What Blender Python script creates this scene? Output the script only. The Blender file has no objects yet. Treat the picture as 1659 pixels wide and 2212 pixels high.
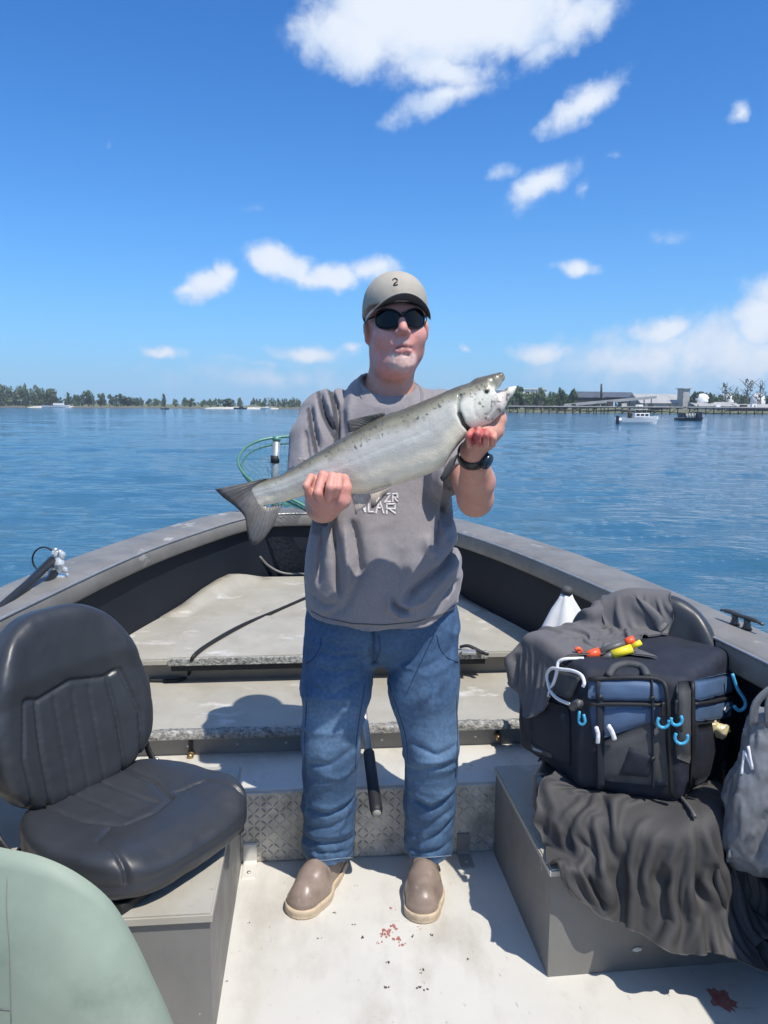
import bpy, bmesh, math, random
import numpy as np
from mathutils import Vector, Matrix

random.seed(7)
rng = np.random.default_rng(11)
scene = bpy.context.scene
COL = scene.collection

# ------------------------------------------------------------------ camera
FPX, PITCH, ROLL, CAMZ = 1671.0, math.radians(7.73), 0.006, 1.45   # working picture 1659 x 2212
_f = Vector((0, math.cos(PITCH), -math.sin(PITCH)))
_u0 = Vector((0, math.sin(PITCH), math.cos(PITCH)))
_r0 = Vector((1, 0, 0))
_r = _r0 * math.cos(ROLL) + _u0 * math.sin(ROLL)
_u = -_r0 * math.sin(ROLL) + _u0 * math.cos(ROLL)
cam_d = bpy.data.cameras.new('camera')
cam_d.sensor_fit = 'VERTICAL'
cam_d.sensor_height = 36.0
cam_d.lens = 36.0 * FPX / 2212.0
cam_d.clip_start = 0.05
cam_d.clip_end = 20000
cam = bpy.data.objects.new('camera', cam_d)
COL.objects.link(cam)
cam.matrix_world = Matrix(((_r.x, _u.x, -_f.x, 0), (_r.y, _u.y, -_f.y, 0), (_r.z, _u.z, -_f.z, CAMZ), (0, 0, 0, 1)))
scene.camera = cam


def ray(u, v):
    return _f + _r * ((u - 829.5) / FPX) - _u * ((v - 1106) / FPX)


def W(u, v, z=None, y=None):
    """surveyed position: where the sight line (u, v) meets the height z or the distance y"""
    d = ray(u, v)
    t = (z - CAMZ) / d.z if z is not None else y / d.y
    return Vector((0, 0, CAMZ)) + d * t


# ------------------------------------------------------------------ sky, sun, exposure
TO_SUN = Vector((0.36, -0.44, 1.0)).normalized()
SUN_EL = math.asin(TO_SUN.z)
SUN_ROT = math.atan2(TO_SUN.x, TO_SUN.y)
scene.view_settings.view_transform = 'Standard'
scene.view_settings.look = 'None'
scene.view_settings.exposure = 0.20
scene.view_settings.gamma = 1.0
scene.view_settings.use_curve_mapping = False

world = bpy.data.worlds.new('World')
scene.world = world
world.use_nodes = True
world.cycles.sampling_method = 'NONE'
scene.cycles.max_bounces = 6
scene.cycles.diffuse_bounces = 3
scene.cycles.glossy_bounces = 3
scene.cycles.adaptive_threshold = 0.02
nt = world.node_tree
nt.nodes.clear()


def wn(t, **kw):
    n = nt.nodes.new(t)
    for k, v in kw.items():
        setattr(n, k, v)
    return n


def wmath(op, a, b=None, clamp=False):
    n = wn('ShaderNodeMath', operation=op, use_clamp=clamp)
    for i, s in enumerate((a, b)):
        if s is None:
            continue
        if isinstance(s, (int, float)):
            n.inputs[i].default_value = s
        else:
            nt.links.new(s, n.inputs[i])
    return n.outputs[0]


def wramp(x, a, b):
    n = wn('ShaderNodeMapRange', interpolation_type='SMOOTHSTEP')
    nt.links.new(x, n.inputs[0])
    n.inputs[1].default_value = a
    n.inputs[2].default_value = b
    return n.outputs[0]


sky = wn('ShaderNodeTexSky', sky_type='NISHITA')
sky.sun_disc = False
sky.sun_elevation = SUN_EL
sky.sun_rotation = SUN_ROT
sky.altitude = 0
sky.air_density = 1.0
sky.dust_density = 0.3
sky.ozone_density = 1.6
hs = wn('ShaderNodeHueSaturation')
hs.inputs['Saturation'].default_value = 1.12
hs.inputs['Value'].default_value = 1.0
nt.links.new(sky.outputs[0], hs.inputs['Color'])
bg = wn('ShaderNodeBackground')
bg.inputs['Strength'].default_value = 0.118
tint = wn('ShaderNodeMix', data_type='RGBA', blend_type='MULTIPLY')
tint.inputs[0].default_value = 1.0
tint.inputs[7].default_value = (0.28, 0.78, 1.28, 1)
nt.links.new(hs.outputs[0], tint.inputs[6])
nt.links.new(tint.outputs[2], bg.inputs['Color'])

tc = wn('ShaderNodeTexCoord')
sep = wn('ShaderNodeSeparateXYZ')
nt.links.new(tc.outputs['Generated'], sep.inputs[0])
az = wmath('ARCTAN2', sep.outputs[0], sep.outputs[1])
el = wmath('ARCSINE', sep.outputs[2])
comb = wn('ShaderNodeCombineXYZ')
nt.links.new(az, comb.inputs[0])
nt.links.new(el, comb.inputs[1])


def wnoise(vec, scale, detail, rough=0.55, dist=0.0):
    n = wn('ShaderNodeTexNoise')
    n.inputs['Scale'].default_value = scale
    n.inputs['Detail'].default_value = detail
    n.inputs['Roughness'].default_value = rough
    n.inputs['Distortion'].default_value = dist
    nt.links.new(vec, n.inputs['Vector'])
    return n


# warp the cloud field so that outlines billow
nz = wnoise(tc.outputs['Generated'], 9.0, 6.0)
sub = wn('ShaderNodeVectorMath', operation='SUBTRACT')
nt.links.new(nz.outputs['Color'], sub.inputs[0])
sub.inputs[1].default_value = (0.5, 0.5, 0.5)
scl = wn('ShaderNodeVectorMath', operation='MULTIPLY')
nt.links.new(sub.outputs[0], scl.inputs[0])
scl.inputs[1].default_value = (0.095, 0.060, 0)
wrp = wn('ShaderNodeVectorMath', operation='ADD')
nt.links.new(comb.outputs[0], wrp.inputs[0])
nt.links.new(scl.outputs[0], wrp.inputs[1])


def azel(u, v):
    d = ray(u, v).normalized()
    return math.atan2(d.x, d.y), math.asin(d.z)


# (u, v, half width, half height, tilt, strength): cumulus in view
CLOUDS = [
    (900, 40, 240, 140, 0.05, 1.25), (1060, 30, 230, 110, 0.0, 1.2), (760, 80, 150, 95, 0.2, 0.9), (1230, 40, 130, 70, -0.2, 0.7),
    (930, 150, 170, 70, 0.1, 0.75), (960, 215, 160, 42, -0.25, 0.55), (1180, 110, 120, 50, -0.5, 0.5),
    (1265, 215, 115, 40, -0.55, 0.75), (1585, 250, 34, 20, -0.5, 0.5),
    (1170, 400, 100, 40, -0.45, 0.72), (1085, 372, 60, 24, -0.2, 0.35), (1270, 402, 34, 20, -0.5, 0.42), (1342, 343, 40, 18, 0, 0.3), (1215, 365, 45, 22, -.4, .45),
    (1240, 575, 60, 24, 0, 0.85), (1440, 512, 55, 25, 0, 0.28),
    (445, 622, 82, 36, -0.05, 1.0), (495, 605, 40, 34, 0, 0.9), (400, 625, 50, 20, 0, .7),
    (625, 573, 90, 46, 0.15, 1.05), (735, 603, 70, 40, 0.1, 0.85), (815, 592, 65, 42, 0, 0.85), (690, 600, 70, 28, 0.1, 0.6),
    (228, 307, 32, 22, -0.6, 0.25), (560, 462, 60, 20, 0, 0.25),
    (340, 760, 55, 18, 0, 0.75), (650, 757, 85, 22, 0.05, 0.75), (740, 752, 40, 14, 0, 0.5), (993, 757, 20, 12, 0, 0.5), (560, 778, 160, 16, 0, 0.35),
    (1400, 770, 330, 85, -0.05, 0.62), (1560, 760, 240, 100, -0.05, 0.72), (1430, 712, 110, 32, 0, 0.85), (1180, 762, 90, 32, 0, 0.75), (1650, 690, 100, 62, -0.2, 1.05), (1720, 650, 150, 90, 0, 1.0),
    (600, 815, 420, 50, 0, 0.36),
]
acc = None
for (u, v, w, h, tilt, st) in CLOUDS:
    a0, e0 = azel(u, v)
    aw = abs(azel(u + w, v)[0] - a0)
    eh = abs(azel(u, v - h)[1] - e0)
    m = wn('ShaderNodeMapping', vector_type='TEXTURE')
    m.inputs['Location'].default_value = (a0, e0, 0)
    m.inputs['Rotation'].default_value = (0, 0, -tilt)
    m.inputs['Scale'].default_value = (aw * 1.25, eh * 1.25, 1)
    nt.links.new(wrp.outputs[0], m.inputs['Vector'])
    ln = wn('ShaderNodeVectorMath', operation='LENGTH')
    nt.links.new(m.outputs[0], ln.inputs[0])
    k = wmath('MULTIPLY', wmath('SUBTRACT', 1.0, ln.outputs['Value'], True), st)
    acc = k if acc is None else wmath('MAXIMUM', acc, k)
# cumulus over the unseen sky, its cover thickened for white fill light
far_n = wnoise(tc.outputs['Generated'], 3.2, 5.0)
side = wramp(wmath('MAXIMUM', wmath('MULTIPLY', wmath('ABSOLUTE', az), 1.0), wmath('MULTIPLY', el, 1.15)), 0.72, 0.95)
gen = wmath('MULTIPLY', wramp(far_n.outputs['Fac'], 0.47, 0.62), side)
low = wramp(el, 0.0, 0.06)
det = wnoise(tc.outputs['Generated'], 30.0, 8.0, 0.62)
dens = wmath('ADD', acc, wmath('MULTIPLY', wmath('SUBTRACT', det.outputs['Fac'], 0.53), 0.75))
dens = wramp(dens, 0.06, 0.58)
dens = wmath('MULTIPLY', dens, wramp(acc, 0.0, 0.16))
dens = wmath('MAXIMUM', dens, wmath('MULTIPLY', gen, low))
puff = wnoise(tc.outputs['Generated'], 22.0, 5.0)
shade = wn('ShaderNodeMix', data_type='RGBA')
nt.links.new(wramp(wmath('ADD', wmath('MULTIPLY', acc, 0.55), wmath('MULTIPLY', puff.outputs['Fac'], 0.7)), 0.42, 0.82), shade.inputs[0])
shade.inputs[6].default_value = (0.60, 0.72, 0.90, 1)
shade.inputs[7].default_value = (0.82, 0.87, 0.95, 1)
cbg = wn('ShaderNodeBackground')
nt.links.new(shade.outputs[2], cbg.inputs['Color'])
cbg.inputs['Strength'].default_value = 0.95
mixs = wn('ShaderNodeMixShader')
nt.links.new(wmath('MULTIPLY', dens, 0.93), mixs.inputs[0])
nt.links.new(bg.outputs[0], mixs.inputs[1])
nt.links.new(cbg.outputs[0], mixs.inputs[2])
# pale humid air low over the horizon
haze_bg = wn('ShaderNodeBackground')
haze_bg.inputs['Color'].default_value = (0.34, 0.56, 0.86, 1)
haze_bg.inputs['Strength'].default_value = 0.95
hmix = wn('ShaderNodeMixShader')
nt.links.new(wmath('MULTIPLY', wmath('POWER', 2.718, wmath('MULTIPLY', wmath('MAXIMUM', el, 0.0), -8.0)), 0.90), hmix.inputs[0])
nt.links.new(bg.outputs[0], hmix.inputs[1])
nt.links.new(haze_bg.outputs[0], hmix.inputs[2])
nt.links.new(hmix.outputs[0], mixs.inputs[1])
wout = wn('ShaderNodeOutputWorld')
nt.links.new(mixs.outputs[0], wout.inputs[0])

sun_d = bpy.data.lights.new('sun', 'SUN')
sun_d.energy = 4.6
sun_d.angle = math.radians(0.55)
sun_d.color = (1.0, 0.93, 0.83)
sun = bpy.data.objects.new('sun', sun_d)
COL.objects.link(sun)
sun.rotation_euler = (-TO_SUN).to_track_quat('-Z', 'Y').to_euler()
sun.location = (3, -4, 9)
# ------------------------------------------------------------------ materials
def nmat(name, color, rough=0.6, metal=0.0, var=0.0, vscale=8.0, bump=0.0, bscale=60.0, bdist=0.01, spec=0.5, sheen=0.0,
         color2=None, sss=0.0, attr=None, coat=0.0, rvar=0.0, trans=0.0, detail=5.0, alpha=1.0, stretch=None):
    """procedural principled material: colour varied by noise (or taken from a colour attribute), noise relief"""
    m = bpy.data.materials.new(name)
    m.use_nodes = True
    t = m.node_tree
    b = t.nodes['Principled BSDF']
    b.inputs['Roughness'].default_value = rough
    b.inputs['Metallic'].default_value = metal
    b.inputs['Specular IOR Level'].default_value = spec
    if sheen:
        b.inputs['Sheen Weight'].default_value = sheen
    if coat:
        b.inputs['Coat Weight'].default_value = coat
        b.inputs['Coat Roughness'].default_value = 0.12
    if sss:
        b.inputs['Subsurface Weight'].default_value = sss
        b.inputs['Subsurface Radius'].default_value = (0.012, 0.005, 0.003)
        b.inputs['Subsurface Scale'].default_value = 1.0
    if trans:
        b.inputs['Transmission Weight'].default_value = trans
    if alpha < 1:
        b.inputs['Alpha'].default_value = alpha
    co = t.nodes.new('ShaderNodeTexCoord').outputs['Object']
    if stretch:
        mp = t.nodes.new('ShaderNodeMapping')
        mp.inputs['Scale'].default_value = stretch
        t.links.new(co, mp.inputs['Vector'])
        co = mp.outputs[0]

    def noise(scale, det=detail):
        n = t.nodes.new('ShaderNodeTexNoise')
        n.inputs['Scale'].default_value = scale
        n.inputs['Detail'].default_value = det
        n.inputs['Roughness'].default_value = 0.6
        t.links.new(co, n.inputs['Vector'])
        return n.outputs['Fac']
    src = None
    if attr:
        a = t.nodes.new('ShaderNodeVertexColor')
        a.layer_name = attr
        src = a.outputs['Color']
    if var > 0 or color2:
        mx = t.nodes.new('ShaderNodeMix')
        mx.data_type = 'RGBA'
        r = t.nodes.new('ShaderNodeMapRange')
        r.inputs[1].default_value = 0.3
        r.inputs[2].default_value = 0.7
        t.links.new(noise(vscale), r.inputs[0])
        t.links.new(r.outputs[0], mx.inputs[0])
        if attr:
            mu = t.nodes.new('ShaderNodeMix')
            mu.data_type = 'RGBA'
            mu.blend_type = 'MULTIPLY'
            mu.inputs[0].default_value = 1.0
            mx.inputs[6].default_value = (1 - var, 1 - var, 1 - var, 1)
            mx.inputs[7].default_value = (1 + var * .6, 1 + var * .6, 1 + var * .6, 1)
            t.links.new(src, mu.inputs[6])
            t.links.new(mx.outputs[2], mu.inputs[7])
            src = mu.outputs[2]
        else:
            c2 = color2 or tuple(min(1, c * (1 + var)) for c in color)
            c1 = color if color2 else tuple(c * (1 - var) for c in color)
            mx.inputs[6].default_value = (*c1, 1)
            mx.inputs[7].default_value = (*c2, 1)
            src = mx.outputs[2]
    if src is not None:
        t.links.new(src, b.inputs['Base Color'])
    else:
        b.inputs['Base Color'].default_value = (*color, 1)
    if rvar:
        r = t.nodes.new('ShaderNodeMapRange')
        r.inputs[1].default_value = 0.3
        r.inputs[2].default_value = 0.7
        r.inputs[3].default_value = max(0.02, rough - rvar)
        r.inputs[4].default_value = min(1, rough + rvar)
        t.links.new(noise(vscale * 2.3), r.inputs[0])
        t.links.new(r.outputs[0], b.inputs['Roughness'])
    if bump:
        bp = t.nodes.new('ShaderNodeBump')
        bp.inputs['Strength'].default_value = bump
        bp.inputs['Distance'].default_value = bdist
        t.links.new(noise(bscale, 6.0), bp.inputs['Height'])
        t.links.new(bp.outputs[0], b.inputs['Normal'])
    return m


# ------------------------------------------------------------------ objects
def tag(o, label=None, cat=None, group=None, kind=None):
    for k, v in (('label', label), ('category', cat), ('group', group), ('kind', kind)):
        if v:
            o[k] = v
    return o


def empty(name, loc=(0, 0, 0), rz=0.0, label=None, cat=None, group=None):
    o = bpy.data.objects.new(name, None)
    COL.objects.link(o)
    o.empty_display_size = 0.1
    o.location = loc
    o.rotation_euler = (0, 0, rz)
    return tag(o, label, cat, group)


def link(name, me, parent=None, loc=None):
    o = bpy.data.objects.new(name, me)
    COL.objects.link(o)
    if parent is not None:
        o.parent = parent
    if loc is not None:
        o.location = loc
    return o


def mk(name, verts, faces, mat, parent=None, smooth=True, colors=None, loc=None):
    me = bpy.data.meshes.new(name)
    if isinstance(verts, np.ndarray):
        verts = verts.tolist()
    me.from_pydata(verts, [], faces if isinstance(faces, list) else faces.tolist())
    me.update()
    if smooth:
        me.polygons.foreach_set('use_smooth', [True] * len(me.polygons))
    if colors is not None:
        ca = me.color_attributes.new('Col', 'FLOAT_COLOR', 'POINT')
        c = np.ones((len(verts), 4), np.float32)
        c[:, :3] = colors
        ca.data.foreach_set('color', c.ravel())
    if mat is not None:
        me.materials.append(mat)
    return link(name, me, parent, loc)


def from_bm(name, bm, mat, parent=None, smooth=False, loc=None):
    bmesh.ops.recalc_face_normals(bm, faces=bm.faces)
    me = bpy.data.meshes.new(name)
    bm.to_mesh(me)
    bm.free()
    if smooth:
        me.polygons.foreach_set('use_smooth', [True] * len(me.polygons))
    if mat is not None:
        me.materials.append(mat)
    return link(name, me, parent, loc)


def bm_box(bm, c, s, bevel=0.0, rot=None, seg=2):
    r = bmesh.ops.create_cube(bm, size=1.0)
    vs = r['verts']
    bmesh.ops.scale(bm, vec=s, verts=vs)
    if bevel > 0:
        es = list({e for v in vs for e in v.link_edges})
        g = bmesh.ops.bevel(bm, geom=es, offset=bevel, segments=seg, affect='EDGES', profile=0.5)
        vs = list({v for f in g['faces'] for v in f.verts} | {v for v in vs if v.is_valid})
    if rot is not None:
        bmesh.ops.rotate(bm, verts=vs, cent=(0, 0, 0), matrix=rot)
    bmesh.ops.translate(bm, vec=c, verts=vs)
    return vs


def box(name, c, s, mat, parent=None, bevel=0.004, rot=None, smooth=False):
    bm = bmesh.new()
    bm_box(bm, c, s, bevel, rot)
    return from_bm(name, bm, mat, parent, smooth)


def catmull(pts, n=8, closed=False):
    p = np.array(pts, float)
    m = len(p)
    out = []
    rngi = range(m) if closed else range(m - 1)
    for i in rngi:
        p0 = p[(i - 1) % m] if (closed or i > 0) else 2 * p[0] - p[1]
        p1 = p[i]
        p2 = p[(i + 1) % m]
        p3 = p[(i + 2) % m] if (closed or i + 2 < m) else 2 * p[-1] - p[-2]
        for t in np.linspace(0, 1, n, endpoint=False):
            out.append(0.5 * ((2 * p1) + (-p0 + p2) * t + (2 * p0 - 5 * p1 + 4 * p2 - p3) * t * t + (-p0 + 3 * p1 - 3 * p2 + p3) * t ** 3))
    if not closed:
        out.append(p[-1])
    return np.array(out)


def tube_geo(path, r, seg=10, closed=False, flat=1.0):
    """rings along a path; r scalar or per-point"""
    P = np.array(path, float)
    n = len(P)
    R = np.full(n, r) if np.isscalar(r) else np.array(r, float)
    T = np.zeros_like(P)
    for i in range(n):
        a = P[(i - 1) % n] if (closed or i > 0) else P[0]
        b = P[(i + 1) % n] if (closed or i < n - 1) else P[-1]
        T[i] = (b - a) / (np.linalg.norm(b - a) + 1e-9)
    up = np.array([0, 0, 1.0]) if abs(T[0][2]) < 0.9 else np.array([1.0, 0, 0])
    N = np.cross(T[0], up)
    N /= np.linalg.norm(N)
    V, Fc = [], []
    for i in range(n):
        N = N - T[i] * np.dot(N, T[i])
        N /= np.linalg.norm(N) + 1e-9
        B = np.cross(T[i], N)
        for k in range(seg):
            a = 2 * math.pi * k / seg
            V.append(P[i] + R[i] * (math.cos(a) * N * flat + math.sin(a) * B))
    for i in range(n if closed else n - 1):
        j = (i + 1) % n
        for k in range(seg):
            l = (k + 1) % seg
            Fc.append((i * seg + k, i * seg + l, j * seg + l, j * seg + k))
    if not closed:
        Fc.append(tuple(range(seg - 1, -1, -1)))
        Fc.append(tuple((n - 1) * seg + k for k in range(seg)))
    return V, Fc


def tube(name, path, r, mat, parent=None, seg=10, closed=False, flat=1.0):
    V, Fc = tube_geo(path, r, seg, closed, flat)
    return mk(name, [tuple(v) for v in V], Fc, mat, parent)


def rings(name, R, mat, parent=None, cap=True, closed=True, smooth=True, colors=None):
    """skin a list of equally long rings"""
    n = len(R[0])
    V = [tuple(p) for r in R for p in r]
    Fc = []
    for i in range(len(R) - 1):
        for k in range(n if closed else n - 1):
            l = (k + 1) % n
            Fc.append((i * n + k, i * n + l, (i + 1) * n + l, (i + 1) * n + k))
    if cap and closed:
        Fc.append(tuple(range(n - 1, -1, -1)))
        Fc.append(tuple((len(R) - 1) * n + k for k in range(n)))
    return mk(name, V, Fc, mat, parent, smooth, colors)


def prism(name, poly, z0, z1, mat, parent=None, bevel=0.0):
    """vertical prism over an x-y outline"""
    bm = bmesh.new()
    lo = [bm.verts.new((p[0], p[1], z0)) for p in poly]
    hi = [bm.verts.new((p[0], p[1], z1)) for p in poly]
    bm.faces.new(hi)
    bm.faces.new(lo[::-1])
    n = len(poly)
    for i in range(n):
        j = (i + 1) % n
        bm.faces.new((lo[i], lo[j], hi[j], hi[i]))
    if bevel:
        bmesh.ops.bevel(bm, geom=[e for e in bm.edges if abs(e.verts[0].co.z - z1) < 1e-6 and abs(e.verts[1].co.z - z1) < 1e-6],
                        offset=bevel, segments=2, affect='EDGES')
    return from_bm(name, bm, mat, parent)


# ------------------------------------------------------------------ numpy value noise
_perm = rng.random((64, 64, 64)).astype(np.float32)


def vnoise(P, scale):
    q = np.asarray(P, np.float32) * scale + 100.0
    i = np.floor(q).astype(np.int32)
    f = q - i
    f = f * f * (3 - 2 * f)
    i &= 63
    j = (i + 1) & 63
    g = _perm
    x0, y0, z0 = i[..., 0], i[..., 1], i[..., 2]
    x1, y1, z1 = j[..., 0], j[..., 1], j[..., 2]
    fx, fy, fz = f[..., 0], f[..., 1], f[..., 2]
    a = g[x0, y0, z0] * (1 - fx) + g[x1, y0, z0] * fx
    b = g[x0, y1, z0] * (1 - fx) + g[x1, y1, z0] * fx
    c = g[x0, y0, z1] * (1 - fx) + g[x1, y0, z1] * fx
    d = g[x0, y1, z1] * (1 - fx) + g[x1, y1, z1] * fx
    return ((a * (1 - fy) + b * fy) * (1 - fz) + (c * (1 - fy) + d * fy) * fz) - 0.5


def fbm(P, scale, oct=3):
    r = 0
    a = 1.0
    for k in range(oct):
        r = r + a * vnoise(np.asarray(P, np.float32) + 7.3 * k, scale)
        scale *= 2.03
        a *= 0.5
    return r


# ------------------------------------------------------------------ signed distance modelling
def A3(p):
    return np.array(p, np.float32)


def s_sph(P, c, r):
    return np.linalg.norm(P - A3(c), axis=1) - r


def s_ell(P, c, r, rot=None):
    q = P - A3(c)
    if rot is not None:
        q = q @ np.array(rot, np.float32)          # columns = local axes
    r = A3(r)
    k0 = np.linalg.norm(q / r, axis=1)
    k1 = np.linalg.norm(q / (r * r), axis=1) + 1e-9
    return k0 * (k0 - 1.0) / k1


def s_cap(P, a, b, ra, rb=None):
    rb = ra if rb is None else rb
    a, b = A3(a), A3(b)
    ba = b - a
    pa = P - a
    h = np.clip((pa @ ba) / (ba @ ba + 1e-12), 0, 1)
    return np.linalg.norm(pa - h[:, None] * ba, axis=1) - (ra + (rb - ra) * h)


def s_box(P, c, half, r=0.0, rot=None):
    q = P - A3(c)
    if rot is not None:
        q = q @ np.array(rot, np.float32)
    q = np.abs(q) - (A3(half) - r)
    return np.linalg.norm(np.maximum(q, 0), axis=1) + np.minimum(q.max(axis=1), 0) - r


def smin(a, b, k):
    h = np.clip(0.5 + 0.5 * (b - a) / k, 0, 1)
    return b + (a - b) * h - k * h * (1 - h)


def smax(a, b, k):
    return -smin(-a, -b, k)


def s_chain(P, pts, rad, k=0.0):
    d = None
    for i in range(len(pts) - 1):
        e = s_cap(P, pts[i], pts[i + 1], rad[i], rad[i + 1])
        d = e if d is None else (smin(d, e, k) if k else np.minimum(d, e))
    return d


def rotm(ax, ay, az_):
    return np.array((Matrix.Rotation(az_, 3, 'Z') @ Matrix.Rotation(ay, 3, 'Y') @ Matrix.Rotation(ax, 3, 'X')), np.float32)


def sdf_geo(fn0, lo, hi, h, margin=0.02, warp=None):
    """surface nets on a sparsely evaluated grid; returns verts (N,3), quads (M,4)"""
    lo, hi = A3(lo), A3(hi)
    B = 8
    fn = fn0 if warp is None else (lambda P: fn0(warp(P)))
    nb = np.ceil((hi - lo) / (h * B)).astype(int)
    n = nb * B + 1
    ci = np.stack(np.meshgrid(*[np.arange(k) for k in nb], indexing='ij'), -1).reshape(-1, 3)
    cc = (lo + (ci + 0.5) * B * h).astype(np.float32)
    d = fn(cc)
    G = np.repeat(np.repeat(np.repeat(np.where(d > 0, 1.0, -1.0).reshape(nb).astype(np.float32), B, 0), B, 1), B, 2)
    G = np.pad(G, ((0, 1), (0, 1), (0, 1)), mode='edge')
    act = np.abs(d) < (B * h * 0.87 * 1.15 + margin)
    off = np.stack(np.meshgrid(*[np.arange(B + 1)] * 3, indexing='ij'), -1).reshape(-1, 3)
    ai = ci[act]
    for s in range(0, len(ai), 400):
        idx = (ai[s:s + 400, None, :] * B + off[None]).reshape(-1, 3)
        val = np.empty(len(idx), np.float32)
        for q in range(0, len(idx), 300000):
            val[q:q + 300000] = fn((lo + idx[q:q + 300000] * h).astype(np.float32))
        G[idx[:, 0], idx[:, 1], idx[:, 2]] = val
    ins = G < 0
    c = np.zeros(np.array(G.shape) - 1, np.int8)
    for dx in (0, 1):
        for dy in (0, 1):
            for dz in (0, 1):
                c += ins[dx:dx + c.shape[0], dy:dy + c.shape[1], dz:dz + c.shape[2]]
    cells = np.argwhere((c > 0) & (c < 8))
    vid = np.full(c.shape, -1, np.int32)
    vid[cells[:, 0], cells[:, 1], cells[:, 2]] = np.arange(len(cells))
    acc_, cnt = np.zeros((len(cells), 3), np.float32), np.zeros(len(cells), np.float32)
    corners = [(x, y, z) for x in (0, 1) for y in (0, 1) for z in (0, 1)]
    for a in corners:
        for ax in range(3):
            if a[ax] == 0:
                b = list(a)
                b[ax] = 1
                va = G[cells[:, 0] + a[0], cells[:, 1] + a[1], cells[:, 2] + a[2]]
                vb = G[cells[:, 0] + b[0], cells[:, 1] + b[1], cells[:, 2] + b[2]]
                x = (va < 0) != (vb < 0)
                t = np.where(x, va / np.where(x, va - vb, 1), 0)
                p = np.tile(np.array(a, np.float32), (len(cells), 1))
                p[:, ax] += t
                acc_ += p * x[:, None]
                cnt += x
    V = lo + (cells + acc_ / cnt[:, None]) * h
    Q = []
    for ax in range(3):
        o1, o2 = [(1, 2), (2, 0), (0, 1)][ax]
        sl = [slice(None)] * 3
        sl[ax] = slice(0, -1)
        s2 = [slice(None)] * 3
        s2[ax] = slice(1, None)
        e = np.argwhere(ins[tuple(sl)] != ins[tuple(s2)])
        e = e[(e[:, o1] > 0) & (e[:, o2] > 0) & (e[:, o1] < c.shape[o1]) & (e[:, o2] < c.shape[o2])]
        if not len(e):
            continue
        flip = ins[e[:, 0], e[:, 1], e[:, 2]]

        def g(d1, d2):
            k = e.copy()
            k[:, o1] -= d1
            k[:, o2] -= d2
            return vid[k[:, 0], k[:, 1], k[:, 2]]
        q = np.stack([g(1, 1), g(0, 1), g(0, 0), g(1, 0)], 1)
        q[~flip] = q[~flip][:, ::-1]
        Q.append(q)
    Q = np.concatenate(Q)
    Q = Q[(Q >= 0).all(1)]
    V = V.astype(np.float32)
    return (V if warp is None else warp(V).astype(np.float32)), Q


def relax(V, Q, it=1, lam=0.5):
    n = len(V)
    E = np.concatenate([Q[:, [0, 1]], Q[:, [1, 2]], Q[:, [2, 3]], Q[:, [3, 0]]])
    for _ in range(it):
        a = np.zeros((n, 3))
        for k in range(3):
            a[:, k] = np.bincount(E[:, 0], V[E[:, 1], k], n) + np.bincount(E[:, 1], V[E[:, 0], k], n)
        c = np.bincount(E[:, 0], minlength=n) + np.bincount(E[:, 1], minlength=n)
        V = V + lam * (a / np.maximum(c, 1)[:, None] - V)
    return V.astype(np.float32)


def mk_np(name, V, Q, mat, parent=None, colors=None):
    me = bpy.data.meshes.new(name)
    nf, k = Q.shape
    me.vertices.add(len(V))
    me.vertices.foreach_set('co', np.asarray(V, np.float32).ravel())
    me.loops.add(nf * k)
    me.loops.foreach_set('vertex_index', Q.astype(np.int32).ravel())
    me.polygons.add(nf)
    me.polygons.foreach_set('loop_start', np.arange(0, nf * k, k, dtype=np.int32))
    me.polygons.foreach_set('use_smooth', np.ones(nf, bool))
    me.update(calc_edges=True)
    if colors is not None:
        ca = me.color_attributes.new('Col', 'FLOAT_COLOR', 'POINT')
        cc = np.ones((len(V), 4), np.float32)
        cc[:, :3] = colors
        ca.data.foreach_set('color', cc.ravel())
    if mat is not None:
        me.materials.append(mat)
    return link(name, me, parent)


def lerpc(base, col, w):
    """mix colour arrays by weight"""
    return base * (1 - w[:, None]) + np.array(col, np.float32) * w[:, None]


def sstep(x, a, b):
    t = np.clip((x - a) / (b - a), 0, 1)
    return t * t * (3 - 2 * t)


# ------------------------------------------------------------------ cloth relaxation (position based)
def cloth(V, E, rest, collide=None, it=120, grav=0.0006, pin=None, damp=0.90, inner=4):
    n = len(V)
    X = V.astype(np.float64).copy()
    prev = X.copy()
    i, j = E[:, 0], E[:, 1]
    deg = np.maximum(np.bincount(i, minlength=n) + np.bincount(j, minlength=n), 1)[:, None]
    w = np.ones(n)
    if pin is not None:
        w[pin] = 0
    for s in range(it):
        vel = (X - prev) * damp
        prev = X.copy()
        X = X + vel * w[:, None]
        X[:, 2] -= grav * w
        for _ in range(inner):
            d = X[j] - X[i]
            L = np.linalg.norm(d, axis=1) + 1e-9
            c = d * (0.5 * (L - rest) / L)[:, None]
            a = np.zeros((n, 3))
            for k in range(3):
                a[:, k] = np.bincount(i, c[:, k], n) - np.bincount(j, c[:, k], n)
            X += a * (1.6 / deg) * w[:, None]
        if collide is not None:
            X = collide(X)
    return X


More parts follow.
